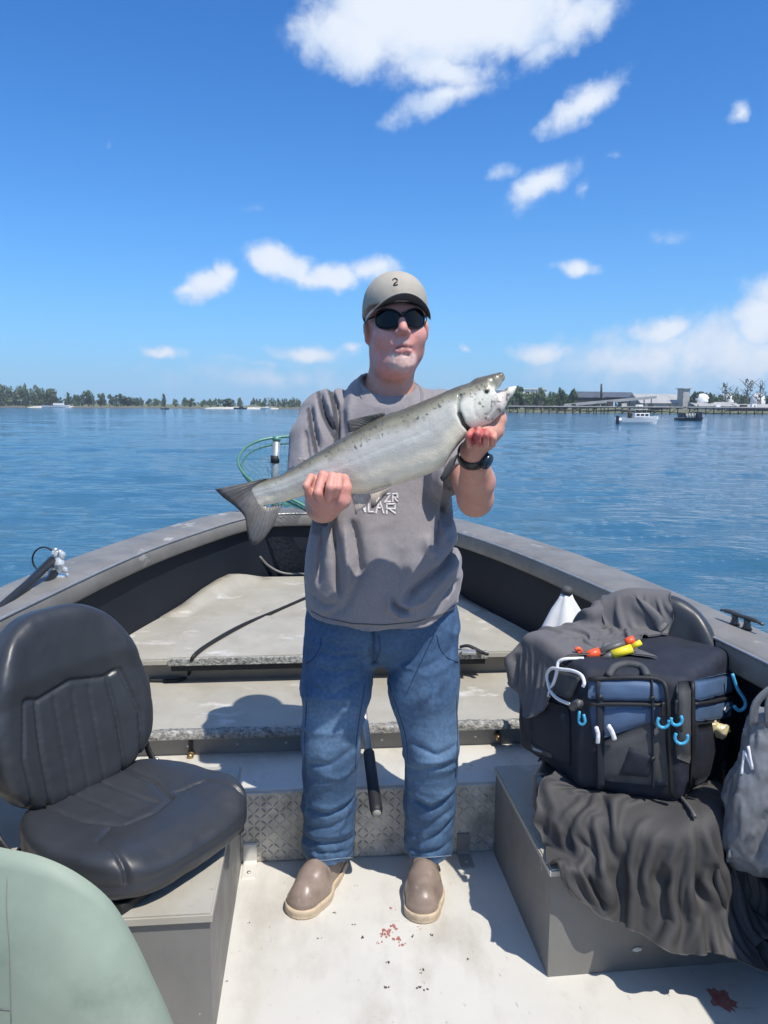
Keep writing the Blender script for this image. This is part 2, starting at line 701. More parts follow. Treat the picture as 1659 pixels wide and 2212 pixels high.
def grid_edges(nu, nv):
    id_ = np.arange(nu * nv).reshape(nu, nv)
    E = [np.stack([id_[:-1].ravel(), id_[1:].ravel()], 1), np.stack([id_[:, :-1].ravel(), id_[:, 1:].ravel()], 1),
         np.stack([id_[:-1, :-1].ravel(), id_[1:, 1:].ravel()], 1), np.stack([id_[1:, :-1].ravel(), id_[:-1, 1:].ravel()], 1),
         np.stack([id_[:-2].ravel(), id_[2:].ravel()], 1), np.stack([id_[:, :-2].ravel(), id_[:, 2:].ravel()], 1)]
    Q = np.stack([id_[:-1, :-1].ravel(), id_[1:, :-1].ravel(), id_[1:, 1:].ravel(), id_[:-1, 1:].ravel()], 1)
    return np.concatenate(E), Q


def sdf_push(fn, off):
    """push points out of a distance field"""
    def g(X):
        d = fn(X.astype(np.float32))
        m = d < off
        if m.any():
            p = X[m].astype(np.float32)
            e = 1e-3
            gr = np.stack([fn(p + A3((e, 0, 0))) - fn(p - A3((e, 0, 0))), fn(p + A3((0, e, 0))) - fn(p - A3((0, e, 0))),
                           fn(p + A3((0, 0, e))) - fn(p - A3((0, 0, e)))], 1)
            gr /= np.linalg.norm(gr, axis=1, keepdims=True) + 1e-9
            X[m] += gr * (off - d[m])[:, None]
        return X
    return g


def grime_or_tone(m, color, scale, lo, hi, amount, stretch=(1, 1, 1), seed=0.0, detail=8.0):
    """dirt, wear or painted smudges with a shape of their own, mixed over a material's colour"""
    t = m.node_tree
    b = t.nodes['Principled BSDF']
    inp = b.inputs['Base Color']
    mx = t.nodes.new('ShaderNodeMix')
    mx.data_type = 'RGBA'
    if inp.is_linked:
        src = inp.links[0].from_socket
        t.links.new(src, mx.inputs[6])
    else:
        mx.inputs[6].default_value = inp.default_value
    mx.inputs[7].default_value = (*color, 1)
    tc_ = t.nodes.new('ShaderNodeTexCoord')
    mp = t.nodes.new('ShaderNodeMapping')
    mp.inputs['Scale'].default_value = stretch
    mp.inputs['Location'].default_value = (seed, seed * .7, seed * .3)
    t.links.new(tc_.outputs['Object'], mp.inputs['Vector'])
    n = t.nodes.new('ShaderNodeTexNoise')
    n.inputs['Scale'].default_value = scale
    n.inputs['Detail'].default_value = detail
    n.inputs['Roughness'].default_value = 0.62
    t.links.new(mp.outputs[0], n.inputs['Vector'])
    r = t.nodes.new('ShaderNodeMapRange')
    r.inputs[1].default_value = lo
    r.inputs[2].default_value = hi
    r.inputs[3].default_value = 0
    r.inputs[4].default_value = amount
    t.links.new(n.outputs['Fac'], r.inputs[0])
    t.links.new(r.outputs[0], mx.inputs[0])
    t.links.new(mx.outputs[2], inp)
    return m
# ------------------------------------------------------------------ water
WZ = -0.25
M_water = bpy.data.materials.new('river_water')
M_water.use_nodes = True
t = M_water.node_tree
b = t.nodes['Principled BSDF']
b.inputs['Base Color'].default_value = (0.036, 0.112, 0.175, 1)
b.inputs['Roughness'].default_value = 0.07
b.inputs['IOR'].default_value = 1.33
b.inputs['Specular IOR Level'].default_value = 0.5
geo = t.nodes.new('ShaderNodeNewGeometry')


def water_noise(sx, sy, detail):
    mp = t.nodes.new('ShaderNodeMapping')
    mp.inputs['Scale'].default_value = (sx, sy, 1)
    mp.inputs['Rotation'].default_value = (0, 0, 0.15)
    t.links.new(geo.outputs['Position'], mp.inputs['Vector'])
    n = t.nodes.new('ShaderNodeTexNoise')
    n.inputs['Scale'].default_value = 1.0
    n.inputs['Detail'].default_value = detail
    n.inputs['Roughness'].default_value = 0.55
    t.links.new(mp.outputs[0], n.inputs['Vector'])
    return n.outputs['Fac']


b1 = t.nodes.new('ShaderNodeBump')
b1.inputs['Strength'].default_value = 0.9
b1.inputs['Distance'].default_value = 0.10
t.links.new(water_noise(1.6, 4.2, 5), b1.inputs['Height'])
b2 = t.nodes.new('ShaderNodeBump')
b2.inputs['Strength'].default_value = 0.4
b2.inputs['Distance'].default_value = 0.03
t.links.new(water_noise(7.0, 15.0, 4), b2.inputs['Height'])
t.links.new(b1.outputs[0], b2.inputs['Normal'])
t.links.new(b2.outputs[0], b.inputs['Normal'])

ang = np.concatenate([np.linspace(-math.pi, -0.62, 40, endpoint=False), np.linspace(-0.62, 0.62, 330, endpoint=False), np.linspace(0.62, math.pi, 40, endpoint=False)])
rad = np.concatenate([[0.6], np.geomspace(2.4, 160, 430), np.geomspace(175, 1500, 24)])
A_, R_ = np.meshgrid(ang, rad)
wx, wy = (R_ * np.sin(A_)).ravel(), (R_ * np.cos(A_)).ravel()
wp = np.stack([wx, wy, np.zeros_like(wx)], 1)
c_, s_ = math.cos(0.2), math.sin(0.2)
qx, qy = c_ * wx + s_ * wy, -s_ * wx + c_ * wy
Rr = R_.ravel()
hgt = np.zeros_like(wx)
for (lx, ly, amp) in ((2.6, 1.15, 0.070), (1.3, 0.55, 0.050), (0.62, 0.27, 0.024), (7.0, 3.2, 0.05)):
    nn = vnoise(np.stack([qx / lx, qy / ly, np.full_like(qx, lx)], 1), 1.0)
    rid = 0.5 - np.abs(nn) * 2.2
    hgt += amp * rid * np.clip(1.6 - Rr * 0.0108 / (ly * 0.55), 0, 1)
hgt *= sstep(Rr, 0.6, 2.5)
wp[:, 2] = WZ + hgt
na, nr = len(ang), len(rad)
idw = np.arange(nr * na).reshape(nr, na)
nx = np.roll(idw, -1, 1)
Qw = np.stack([idw[:-1].ravel(), idw[1:].ravel(), nx[1:].ravel(), nx[:-1].ravel()], 1)[:, ::-1]
water = mk_np('water', wp, Qw, M_water)
tag(water, kind='structure')
bmw = None

# ------------------------------------------------------------------ far shores
M_land = nmat('shore_earth', (0.16, 0.15, 0.10), 0.95, var=0.35, vscale=0.05, color2=(0.10, 0.13, 0.05))
M_sand = nmat('pale_sand', (0.52, 0.49, 0.42), 0.95, var=0.2, vscale=0.2)
M_mud = nmat('wet_mud_bank', (0.11, 0.10, 0.085), 0.8, var=0.3, vscale=0.3)
M_bark = nmat('bark', (0.10, 0.08, 0.06), 0.9, var=0.3, vscale=3)
LEAF = [nmat('leaf_grey_green', (0.065, 0.095, 0.045), 0.75, var=0.45, vscale=0.45, color2=(0.12, 0.16, 0.075)),
        nmat('leaf_dark_green', (0.030, 0.055, 0.028), 0.75, var=0.45, vscale=0.5, color2=(0.065, 0.10, 0.05)),
        nmat('leaf_mid_green', (0.05, 0.09, 0.035), 0.75, var=0.45, vscale=0.45, color2=(0.10, 0.15, 0.06)),
        nmat('leaf_sparse_grey', (0.10, 0.11, 0.07), 0.8, var=0.4, vscale=0.5, color2=(0.17, 0.18, 0.12))]
M_white = nmat('white_paint', (0.78, 0.79, 0.80), 0.45, var=0.06, vscale=1.0)
M_conc = nmat('weathered_concrete', (0.42, 0.41, 0.38), 0.9, var=0.25, vscale=0.6)
M_greyroof = nmat('grey_metal_roof', (0.36, 0.36, 0.35), 0.6, var=0.15, vscale=0.3)
M_darkroof = nmat('dark_slate_roof', (0.07, 0.085, 0.11), 0.7, var=0.2, vscale=0.4)
M_darkwood = nmat('dark_timber', (0.045, 0.04, 0.038), 0.9, var=0.4, vscale=1.0)
M_glassdark = nmat('dark_window', (0.02, 0.025, 0.03), 0.15)
M_navy = nmat('dark_navy_paint', (0.015, 0.02, 0.035), 0.4)


def strip(name, pts, mat, kind='structure', base=WZ - 0.4):
    """bank: pts = (x, y_front, y_back, height)"""
    V, Fc = [], []
    for (x, y0, y1, h) in pts:
        V += [(x, y0, base), (x, y0 + 0.35 * (y1 - y0), base + 0.4 + 0.45 * h), (x, y0 + 0.6 * (y1 - y0), base + 0.4 + h), (x, y1, base + 0.4 + h * 0.9), (x, y1, base)]
    n = 5
    for i in range(len(pts) - 1):
        for k in range(n - 1):
            Fc.append((i * n + k, (i + 1) * n + k, (i + 1) * n + k + 1, i * n + k + 1))
    o = mk(name, V, Fc, mat, None, False)
    return tag(o, kind=kind)


def shore_xy(u, D):
    d = ray(u, 890)
    return d.x / d.y * D


# left bank at ~470 m, right bank at ~270 m
DL, DR = 470.0, 270.0
pts = []
for i, u in enumerate(np.linspace(-500, 800, 66)):
    h = 2.1 + 0.8 * math.sin(i * 0.9) + 0.5 * random.random()
    pts.append((shore_xy(u, DL), DL + 6 * math.sin(i * 0.35), DL + 160, h))
strip('shore_bank', pts, M_land)
pts = []
for i, u in enumerate(np.linspace(1060, 2300, 60)):
    h = 1.8 + 0.6 * math.sin(i * 0.7) + 0.4 * random.random()
    pts.append((shore_xy(u, DR), DR + 4 * math.sin(i * 0.5), DR + 160, h))
strip('shore_bank', pts, M_land)
for (u0, u1, hh, col) in ((60, 150, 1.4, M_sand), (440, 600, 1.2, M_sand), (-20, 700, 0.7, M_mud)):
    pts = [(shore_xy(u, DL - 4), DL - 9 + 2 * random.random(), DL + 10, hh * (0.3 + 0.7 * math.sin(math.pi * (i + .5) / 14) ** .5)) for i, u in enumerate(np.linspace(u0, u1, 14))]
    strip('sandy_beach' if col is M_sand else 'mud_bank', pts, col)


def leaf_crown(seed, n, clumps, leaf):
    """crown inside a unit box (z 0..1, radius .5): leaf quads on clump shells"""
    r_ = np.random.default_rng(seed)
    V, Fc = [], []
    cl = []
    for k in range(clumps):
        z = 0.12 + 0.78 * (k + 0.5) / clumps
        rr = 0.36 * math.sqrt(max(0.05, 1 - ((z - 0.45) / 0.58) ** 2))
        a = r_.random() * 6.28
        cl.append((rr * math.cos(a) * r_.random() ** .4, rr * math.sin(a) * r_.random() ** .4, z, 0.11 + 0.13 * r_.random()))
    for i in range(n):
        c = cl[r_.integers(len(cl))]
        d = r_.normal(size=3)
        d /= np.linalg.norm(d)
        p = np.array(c[:3]) + d * c[3] * (0.65 + 0.45 * r_.random())
        e1 = r_.normal(size=3)
        e1 -= d * (e1 @ d) * 0.6
        e1 /= np.linalg.norm(e1)
        e2 = np.cross(d, e1)
        e2 /= np.linalg.norm(e2) + 1e-6
        s = leaf * (0.6 + 0.8 * r_.random())
        k = len(V)
        V += [tuple(p - e1 * s - e2 * s * .6), tuple(p + e1 * s - e2 * s * .6), tuple(p + e1 * s * .7 + e2 * s * .8), tuple(p - e1 * s * .8 + e2 * s * .7)]
        Fc.append((k, k + 1, k + 2, k + 3))
    me = bpy.data.meshes.new('crown')
    me.from_pydata(V, [], Fc)
    return me


def trunk_mesh(seed, sparse=False):
    r_ = np.random.default_rng(seed)
    V, Fc = tube_geo([(0, 0, -0.05), (0.01, 0, 0.3), (0.0, 0.01, 0.6), (0.01, 0, 0.85)], [0.03, 0.022, 0.013, 0.005], 6)
    V = [tuple(v) for v in V]
    for k in range(10 if sparse else 5):
        z = 0.25 + 0.5 * r_.random()
        a = r_.random() * 6.28
        l = 0.22 + 0.16 * r_.random()
        V2, F2 = tube_geo([(0, 0, z), (math.cos(a) * l * .5, math.sin(a) * l * .5, z + l * .5), (math.cos(a) * l, math.sin(a) * l, z + l * .9)], [0.011, 0.008, 0.003], 5)
        o_ = len(V)
        V += [tuple(v) for v in V2]
        Fc = Fc + [tuple(q + o_ for q in f) for f in F2]
    me = bpy.data.meshes.new('trunk')
    me.from_pydata(V, [], Fc)
    me.materials.append(M_bark)
    return me


CROWNS, TRUNKS = {}, {}
for mi in range(4):
    for vi in range(3):
        me = leaf_crown(100 + mi * 10 + vi, 210 if mi == 3 else 620, 9 if mi != 3 else 12, 0.035 if mi == 3 else 0.052)
        me.materials.append(LEAF[mi])
        CROWNS[mi, vi] = me
for vi in range(3):
    TRUNKS[vi, 0] = trunk_mesh(40 + vi)
    TRUNKS[vi, 1] = trunk_mesh(50 + vi, True)


def tree(u, D, hpx, wpx, kind, label, group, base=1.2):
    """hpx, wpx: surveyed size of the tree in working pixels"""
    h, w = hpx * D / FPX, wpx * D / FPX
    r_ = empty('shore_tree', (shore_xy(u, D), D, WZ + base), random.random() * 6.28, label, 'tree', group)
    r_.rotation_euler[2] = random.random() * 6.28
    vi = random.randrange(3)
    tr = link('trunk', TRUNKS[vi, 1 if kind == 3 else 0], r_)
    tr.scale = (h, h, h)
    cr = link('crown', CROWNS[kind, vi], r_)
    cr.scale = (w, w, h)
    return r_


def wood(name, u0, u1, D, hfun, kind, n, label):
    """a far wood that reads as one mass: leaf clumps of many merged crowns"""
    V, Fc = [], []
    r_ = np.random.default_rng(int(u0) + 5000)
    for k in range(n):
        u = u0 + (u1 - u0) * r_.random()
        D_ = D + 45 * r_.random()
        h = hfun(u) * (0.6 + 0.45 * r_.random()) * D_ / FPX
        w = h * (0.6 + 0.5 * r_.random())
        src = CROWNS[kind, k % 3]
        a = r_.random() * 6.28
        co = np.empty(len(src.vertices) * 3, np.float32)
        src.vertices.foreach_get('co', co)
        co = co.reshape(-1, 4, 3)[r_.permutation(len(src.polygons))[:300]].reshape(-1, 3)
        x = (co[:, 0] * math.cos(a) - co[:, 1] * math.sin(a)) * w + shore_xy(u, D_)
        y = (co[:, 0] * math.sin(a) + co[:, 1] * math.cos(a)) * w + D_
        V.append(np.stack([x, y, co[:, 2] * h * 1.08 + WZ + 0.9], 1))
    V = np.concatenate(V)
    Q = np.arange(len(V)).reshape(-1, 4)
    o = mk_np(name, V, Q, LEAF[kind])
    tag(o, label, 'trees', kind='stuff')
    return o


GL, GR = 'trees along the left shore', 'trees along the right shore'
wood('shore_wood', -120, 120, DL + 40, lambda u: 40 - 0.06 * max(u, 0), 0, 46, 'grey green wood on the far left bank')
wood('shore_wood', 118, 330, DL + 45, lambda u: 22 + 4 * math.sin(u * .08), 1, 38, 'low dark wood left of the sandy gap')
wood('shore_wood', 318, 520, DL + 55, lambda u: 17 + 3 * math.sin(u * .1), 2, 34, 'low distant wood near the middle of the left shore')
wood('shore_wood', 545, 690, DL + 60, lambda u: 19, 0, 30, 'pale rounded thicket right of the beach behind the man')
for (u, hp, wp_, k, lab) in (
        (58, 46, 17, 2, 'tallest bright green tree above the wood on the far left shore'),
        (4, 43, 20, 0, 'grey green tree at the very left edge of the picture'),
        (78, 42, 24, 0, 'rounded grey green tree just right of the tallest left tree'),
        (112, 36, 28, 1, 'dark broad tree above the white boat on the left beach'),
        (148, 30, 10, 1, 'slim dark tree standing alone over the pale gap on the left'),
        (162, 24, 16, 2, 'short round tree right of the slim dark tree'),
        (192, 34, 26, 2, 'tall mid green tree starting the second wood on the left'),
        (220, 28, 22, 2, 'rounded tree on the right flank of the tall mid green tree'),
        (238, 26, 16, 1, 'dark pointed tree ending the second wood on the left'),
        (275, 22, 42, 1, 'wide low dark tree between the second and third woods'),
        (354, 28, 12, 1, 'spindly tree with a flat tuft behind the small dark boat'),
        (488, 18, 34, 1, 'dense dark tree clump left of the beach gap behind the net'),
        (455, 17, 12, 2, 'small tree left of the dense dark clump'),
        (415, 18, 20, 2, 'small rounded tree in the low middle wood')):
    tree(u, DL + 14 + 8 * random.random(), hp, wp_, k, lab, GL)

# small white hull hauled out on the left beach
M_hullw = nmat('white_gelcoat', (0.74, 0.75, 0.76), 0.3, var=0.05, vscale=0.7)


def small_boat(name, u, D, L, Bm, Hh, mat, label, yaw=0.0, cabin=None, z=WZ):
    r_ = empty(name, (shore_xy(u, D), D, z), yaw, label, 'boat')
    R = []
    for s in np.linspace(-1, 1, 13):
        w = Bm / 2 * (1 - max(0, s) ** 2.6) + 0.02
        sh = Hh * (0.78 + 0.3 * max(0, s) ** 1.5)
        x = s * L / 2
        R.append([(x - 0.0, -w, sh), (x - 0.04 * L * max(0, s), -w * 0.86, sh * .35), (x - 0.07 * L * max(0, s), -w * .6, -0.2), (x - 0.07 * L * max(0, s), w * .6, -0.2), (x - 0.04 * L * max(0, s), w * 0.86, sh * .35), (x, w, sh),
                  (x, w * .86, sh), (x, w * .8, sh * .6), (x, -w * .8, sh * .6), (x, -w * .86, sh)])
    rings('hull', R, mat, r_, True, True, False)
    return r_


sb = small_boat('beached_boat', 122, DL - 13, 16.0, 3.0, 1.5, M_hullw, 'long white hull drawn up on the left beach', 0.05, z=WZ + 0.25)
box('deckhouse', (1.5, 0, 1.9), (6, 1.8, 1.1), M_hullw, sb, 0.1)
db = small_boat('dark_skiff', 357, 360, 3.8, 1.5, 0.55, M_navy, 'tiny dark skiff off the left shore below the spindly tree', 0.0)
box('outboard_motor', (-1.9, 0, .55), (.35, .35, .8), M_navy, db, 0.05)
V, Fc = tube_geo([(0.2, 0, .3), (0.2, 0, .75), (0.2, 0, 1.15)], [.2, .26, .16], 8)
mk('seated_figure', [tuple(v) for v in V], Fc, M_navy, db)  # rough blob for the person aboard the skiff
for (u, L) in ((520, 8.0), (575, 6.5)):
    o = small_boat('beached_boat', u, DL - 12, L, 2.4, 0.9, M_hullw if u > 550 else M_navy, 'low pale boat on the beach right of the dense dark clump' if u > 550 else 'low dark boat on the beach below the dense dark clump', 0.0, z=WZ + 0.15)
    box('deckhouse', (0.4, 0, 1.0), (L * .3, 1.2, .7), M_hullw if u > 550 else M_navy, o, 0.05)

# ---------------- right shore: woods, sheds, tanks, docks
wood('shore_wood', 1090, 1235, DR + 30, lambda u: 36, 2, 34, 'green wood right of the fish head')
wood('shore_wood', 1240, 1500, DR + 60, lambda u: 30, 1, 44, 'dark low wood behind the long dock roofs')
wood('shore_wood', 1490, 1800, DR + 45, lambda u: 36, 2, 44, 'thin grey wood at the right edge of the shore')
for (u, hp, wp_, k, lab) in (
        (1122, 46, 42, 2, 'broad green tree closest to the fish mouth'),
        (1165, 42, 26, 0, 'grey green tree in front of the white roof near the fish'),
        (1212, 44, 18, 1, 'pointed dark tree left of the slate roofed shed'),
        (1238, 42, 22, 2, 'rounded green tree touching the slate roofed shed'),
        (1500, 38, 22, 1, 'dark tree in front of the concrete tower'),
        (1532, 36, 18, 1, 'dark bushy tree before the white dome'),
        (1565, 58, 26, 3, 'tall sparse tree right of the white dome'),
        (1612, 66, 30, 3, 'tallest bare limbed tree near the right edge'),
        (1640, 60, 26, 3, 'bare limbed tree right of the tallest one'),
        (1585, 46, 24, 3, 'thin tree between the two tall bare trees')):
    tree(u, DR + 16 + 8 * random.random(), hp, wp_, k, lab, GR, base=1.6)


def bld(name, u0, u1, vt, vb, D, depth, mat, roofm, label, cat, gable=0.0, nwin=0):
    x0, x1 = shore_xy(u0, D), shore_xy(u1, D)
    um = (u0 + u1) / 2
    zt, zb = W(um, vt, y=D).z, W(um, vb, y=D).z
    r_ = empty(name, ((x0 + x1) / 2, D, zb), 0, label, cat)
    w, h = x1 - x0, zt - zb
    hw = h * (1 - gable)
    box('wall', (0, depth / 2, hw / 2), (w, depth, hw), mat, r_, 0.0)
    bm = bmesh.new()
    o = 0.5
    if gable:
        a = [(-w / 2 - o, -o, hw), (w / 2 + o, -o, hw), (w / 2 + o, depth + o, hw), (-w / 2 - o, depth + o, hw), (-w / 2 - o, depth / 2, h), (w / 2 + o, depth / 2, h)]
        vs = [bm.verts.new(p) for p in a]
        for f in ((0, 1, 5, 4), (3, 4, 5, 2), (0, 4, 3), (1, 2, 5), (0, 3, 2, 1)):
            bm.faces.new([vs[k] for k in f])
    else:
        bm_box(bm, (0, depth / 2, hw + 0.15), (w + 2 * o, depth + 2 * o, 0.3))
    from_bm('roof', bm, roofm, r_)
    for k in range(nwin):
        box('window', (-w / 2 + w * (k + .5) / nwin, -0.04, hw * .55), (w / nwin * .45, 0.12, hw * .35), M_glassdark, r_, 0.0)
    return r_


bld('storage_shed', 1268, 1374, 846, 868, DR + 45, 18, M_darkwood, M_darkroof, 'dark shed with long slate blue roof on the right shore', 'shed', 0.55, 5)
g = bld('gabled_house', 1243, 1302, 845, 868, DR + 30, 12, M_darkwood, M_darkroof, 'small dark gabled house left of the slate roofed shed', 'house', 0.6, 2)
bld('dock_shed', 1385, 1480, 850, 880, DR + 25, 20, M_conc, M_greyroof, 'long pale grey roofed dock shed left of the concrete tower', 'shed', 0.7, 0)
# inclined conveyor gallery on trestles
cv = empty('conveyor_gallery', (0, 0, 0), 0, 'long pale inclined conveyor gallery on trestle legs in front of the dark shed', 'conveyor')
D = DR + 4
ca, cb2 = W(1214, 876, y=D), W(1415, 858, y=D)
bm = bmesh.new()
ln = (cb2 - ca).length
bm_box(bm, (ca + cb2) / 2, (ln, 3.0, 0.9), 0.0, None)
o = from_bm('gallery', bm, M_greyroof, cv)
for v_ in o.data.vertices:
    f_ = (v_.co.x - ca.x) / (cb2.x - ca.x)
    v_.co.z += (f_ - .5) * (cb2.z - ca.z)
for k in range(13):
    p = ca.lerp(cb2, (k + .5) / 13)
    V, Fc = tube_geo([(p.x, p.y, WZ - .5), (p.x, p.y, p.z - .4)], .16, 6)
    mk('trestle_leg', [tuple(q) for q in V], Fc, M_darkwood, cv)
bld('concrete_tower', 1474, 1488, 840, 884, DR + 20, 6, M_conc, M_conc, 'ruined pale concrete tower between dock shed and bare trees', 'tower', 0, 0)
bld('warehouse', 1118, 1180, 841, 880, DR + 95, 30, M_white, M_white, 'white warehouse roof above the trees by the fish', 'warehouse', 0, 3)
bld('warehouse', 1060, 1108, 843, 880, DR + 95, 30, M_white, M_white, 'white warehouse showing inside the open fish mouth', 'warehouse', 0, 3)
bld('boat_shed', 1505, 1600, 868, 884, DR + 14, 14, M_conc, M_greyroof, 'grey boat shed under the bare trees at right', 'shed', 0.6, 0)
bld('boat_shed', 1600, 1720, 873, 888, DR + 10, 12, M_darkwood, M_greyroof, 'dark boat shed at the right picture edge', 'shed', 0.6, 0)
# white storage domes
for (u, wpx, vt, lab) in ((1515, 32, 850, 'large white storage dome right of the concrete tower'), (1420, 24, 864, 'small white dome in front of the long dock shed'), (1572, 22, 850, 'white dome half hidden by the sparse trees'), (1635, 30, 848, 'white dome at the right picture edge')):
    D = DR + 38
    rr = wpx * D / FPX / 2
    zt = W(u, vt, y=D).z
    zb = WZ + 1.2
    prof = [(rr, zb), (rr, zb + (zt - zb) * .45), (rr * .92, zb + (zt - zb) * .7), (rr * .65, zb + (zt - zb) * .9), (rr * .3, zb + (zt - zb) * .985), (0.05, zt)]
    x = shore_xy(u, D)
    R = [[(x + p[0] * math.cos(a), D + p[0] * math.sin(a), p[1]) for a in np.linspace(0, 6.283, 24, endpoint=False)] for p in prof]
    o = rings('storage_dome', R, M_white)
    tag(o, lab, 'dome')
D = DR + 28
V, Fc = tube_geo([W(1299, 870, y=D), W(1299, 846, y=D), W(1299, 829, y=D)], [0.5, 0.42, 0.3], 8)
o = mk('chimney_stack', [tuple(v) for v in V], Fc, M_darkwood)
tag(o, 'thin dark chimney stack beside the dark gabled house', 'chimney')
# piers: deck plus individual piles
for (u0, u1, D, lab) in ((1095, 1330, DR - 10, 'long dark pier on piles nearest the fish'), (1335, 1475, DR - 14, 'dark pier behind the white motor boat'), (1480, 1760, DR - 18, 'dark pier below the bare trees')):
    x0, x1 = shore_xy(u0, D), shore_xy(u1, D)
    r_ = empty('pier', ((x0 + x1) / 2, D, WZ), 0, lab, 'pier')
    w = x1 - x0
    box('deck', (0, 0, 2.25), (w, 5, 0.28), M_conc, r_, 0.0)
    for k in range(int(w / 2.6)):
        V, Fc = tube_geo([(-w / 2 + 0.6 + k * 2.6, -2.1, -1.0), (-w / 2 + 0.6 + k * 2.6, -2.1, 2.2 + 0.9 * random.random())], 0.2, 6)
        mk('pile', [tuple(v) for v in V], Fc, M_darkwood, r_)
    box('fascia', (0, -2.3, 1.95), (w, 0.1, 0.25), M_darkwood, r_, 0.0)
    for k in range(int(w / 5.2)):
        V, Fc = tube_geo([(-w / 2 + 0.6 + k * 5.2, -2.1, 0.1), (-w / 2 + 3.2 + k * 5.2, -2.1, 1.9)], 0.12, 5)
        mk('brace', [tuple(v) for v in V], Fc, M_darkwood, r_)
    for k in range(int(w / 4)):
        if random.random() < .75:
            hh = 0.5 + 1.1 * random.random()
            box('dock_locker', (-w / 2 + 2 + k * 4 + random.random(), 0.5, 2.4 + hh / 2), (1.0 + 1.6 * random.random(), 1.2, hh), random.choice([M_white, M_darkwood, M_conc, M_navy]), r_, 0.0)

# white cabin motor boat on the river
D = 86.0
mb = small_boat('motor_boat', 1380, D, 4.6, 1.9, 0.85, M_hullw, 'white cabin motor boat on the water before the right shore', 0.12)
bm = bmesh.new()
bm_box(bm, (0.15, 0, 0.95), (1.7, 1.25, 0.5), 0.08)
cb = from_bm('cabin', bm, M_hullw, mb)
for k in range(3):
    box('window', (-0.35 + k * .5, -0.635, 1.02), (.36, .03, .22), M_glassdark, cb, 0.0)
bm = bmesh.new()
bm_box(bm, (0.0, 0, 1.62), (1.5, 1.3, 0.06), 0.02)
from_bm('hard_top', bm, M_white, mb)
for sx in (-.65, .65):
    for sy in (-.55, .55):
        V, Fc = tube_geo([(sx, sy, 1.15), (sx * .95, sy, 1.6)], 0.025, 6)
        mk('top_post', [tuple(v) for v in V], Fc, M_conc, mb)
box('outboard_motor', (-2.42, 0, .45), (.3, .35, .95), M_navy, mb, 0.06)
V, Fc = tube_geo([(-1.0, 0.1, .6), (-1.0, 0.1, 1.1), (-1.0, .1, 1.5)], [.2, .24, .12], 8)
mk('standing_figure', [tuple(v) for v in V], Fc, M_darkwood, mb)  # rough blob for the person aboard the motor boat
V, Fc = tube_geo([(0.6, -.4, 1.66), (0.58, -.4, 2.3)], 0.02, 6)
mk('antenna', [tuple(v) for v in V], Fc, M_conc, mb)
ds = small_boat('dark_work_boat', 1491, 112, 3.9, 1.8, 0.5, M_navy, 'low dark work boat on the water right of the white boat', 0.05)
box('engine_box', (-1.2, 0, .8), (.7, 1.1, .7), M_navy, ds, .05)
box('wheelhouse', (1.2, 0, .85), (.7, 1.1, .9), M_navy, ds, .05)
for k in range(4):
    V, Fc = tube_geo([(-.5 + k * .42, 0, .35), (-.5 + k * .42, 0, 1.05)], [.17, .12], 8)
    mk('fish_tote', [tuple(v) for v in V], Fc, M_conc, ds)
# ------------------------------------------------------------------ the boat we stand in
TH = 0.0925
boat = empty('fishing_boat', (0, 0, 0), TH, 'open grey aluminium fishing boat with white floor and dark inner sides', 'boat')
XC = 0.07


def BL(p):
    """world to boat frame"""
    c, s = math.cos(TH), math.sin(TH)
    return Vector((p[0] * c + p[1] * s, -p[0] * s + p[1] * c, p[2]))


M_gun = nmat('gunwale_grey_paint', (0.190, 0.182, 0.168), 0.52, var=0.2, vscale=6, bump=0.15, bscale=90, bdist=0.003, rvar=0.12)
M_floor = nmat('white_deck_paint', (0.56, 0.55, 0.51), 0.55, var=0.05, vscale=3.0, bump=0.12, bscale=160, bdist=0.002, rvar=0.1)
M_bench = nmat('pale_grey_bench_paint', (0.385, 0.37, 0.32), 0.55, var=0.10, vscale=3.5, bump=0.15, bscale=120, bdist=0.002, rvar=0.12)
M_riser = nmat('grey_riser_paint', (0.23, 0.225, 0.21), 0.6, var=0.12, vscale=6)
M_panel = nmat('dark_navy_vinyl', (0.007, 0.011, 0.019), 0.6, spec=0.3, var=0.2, vscale=3, bump=0.1, bscale=200, bdist=0.002)
M_boxp = nmat('grey_box_paint', (0.17, 0.168, 0.160), 0.5, var=0.10, vscale=4, bump=0.1, bscale=60, bdist=0.003, rvar=0.12)
M_alu = nmat('worn_aluminium', (0.50, 0.50, 0.49), 0.42, metal=0.7, var=0.15, vscale=20, bump=0.2, bscale=150, bdist=0.002)
M_plate = nmat('tread_plate', (0.52, 0.49, 0.43), 0.45, metal=0.15, var=0.25, vscale=14, bump=0.3, bscale=240, bdist=0.002)
M_nonskid = nmat('gritty_nonskid', (0.30, 0.30, 0.28), 0.95, var=0.7, vscale=70, bump=1.0, bscale=110, bdist=0.012)
M_blackrub = nmat('black_rubber', (0.012, 0.013, 0.015), 0.6, var=0.2, vscale=20)
M_brass = nmat('tarnished_brass', (0.35, 0.25, 0.13), 0.4, metal=0.8, var=0.3, vscale=60)
M_seam = nmat('dark_joint', (0.03, 0.03, 0.03), 0.9)

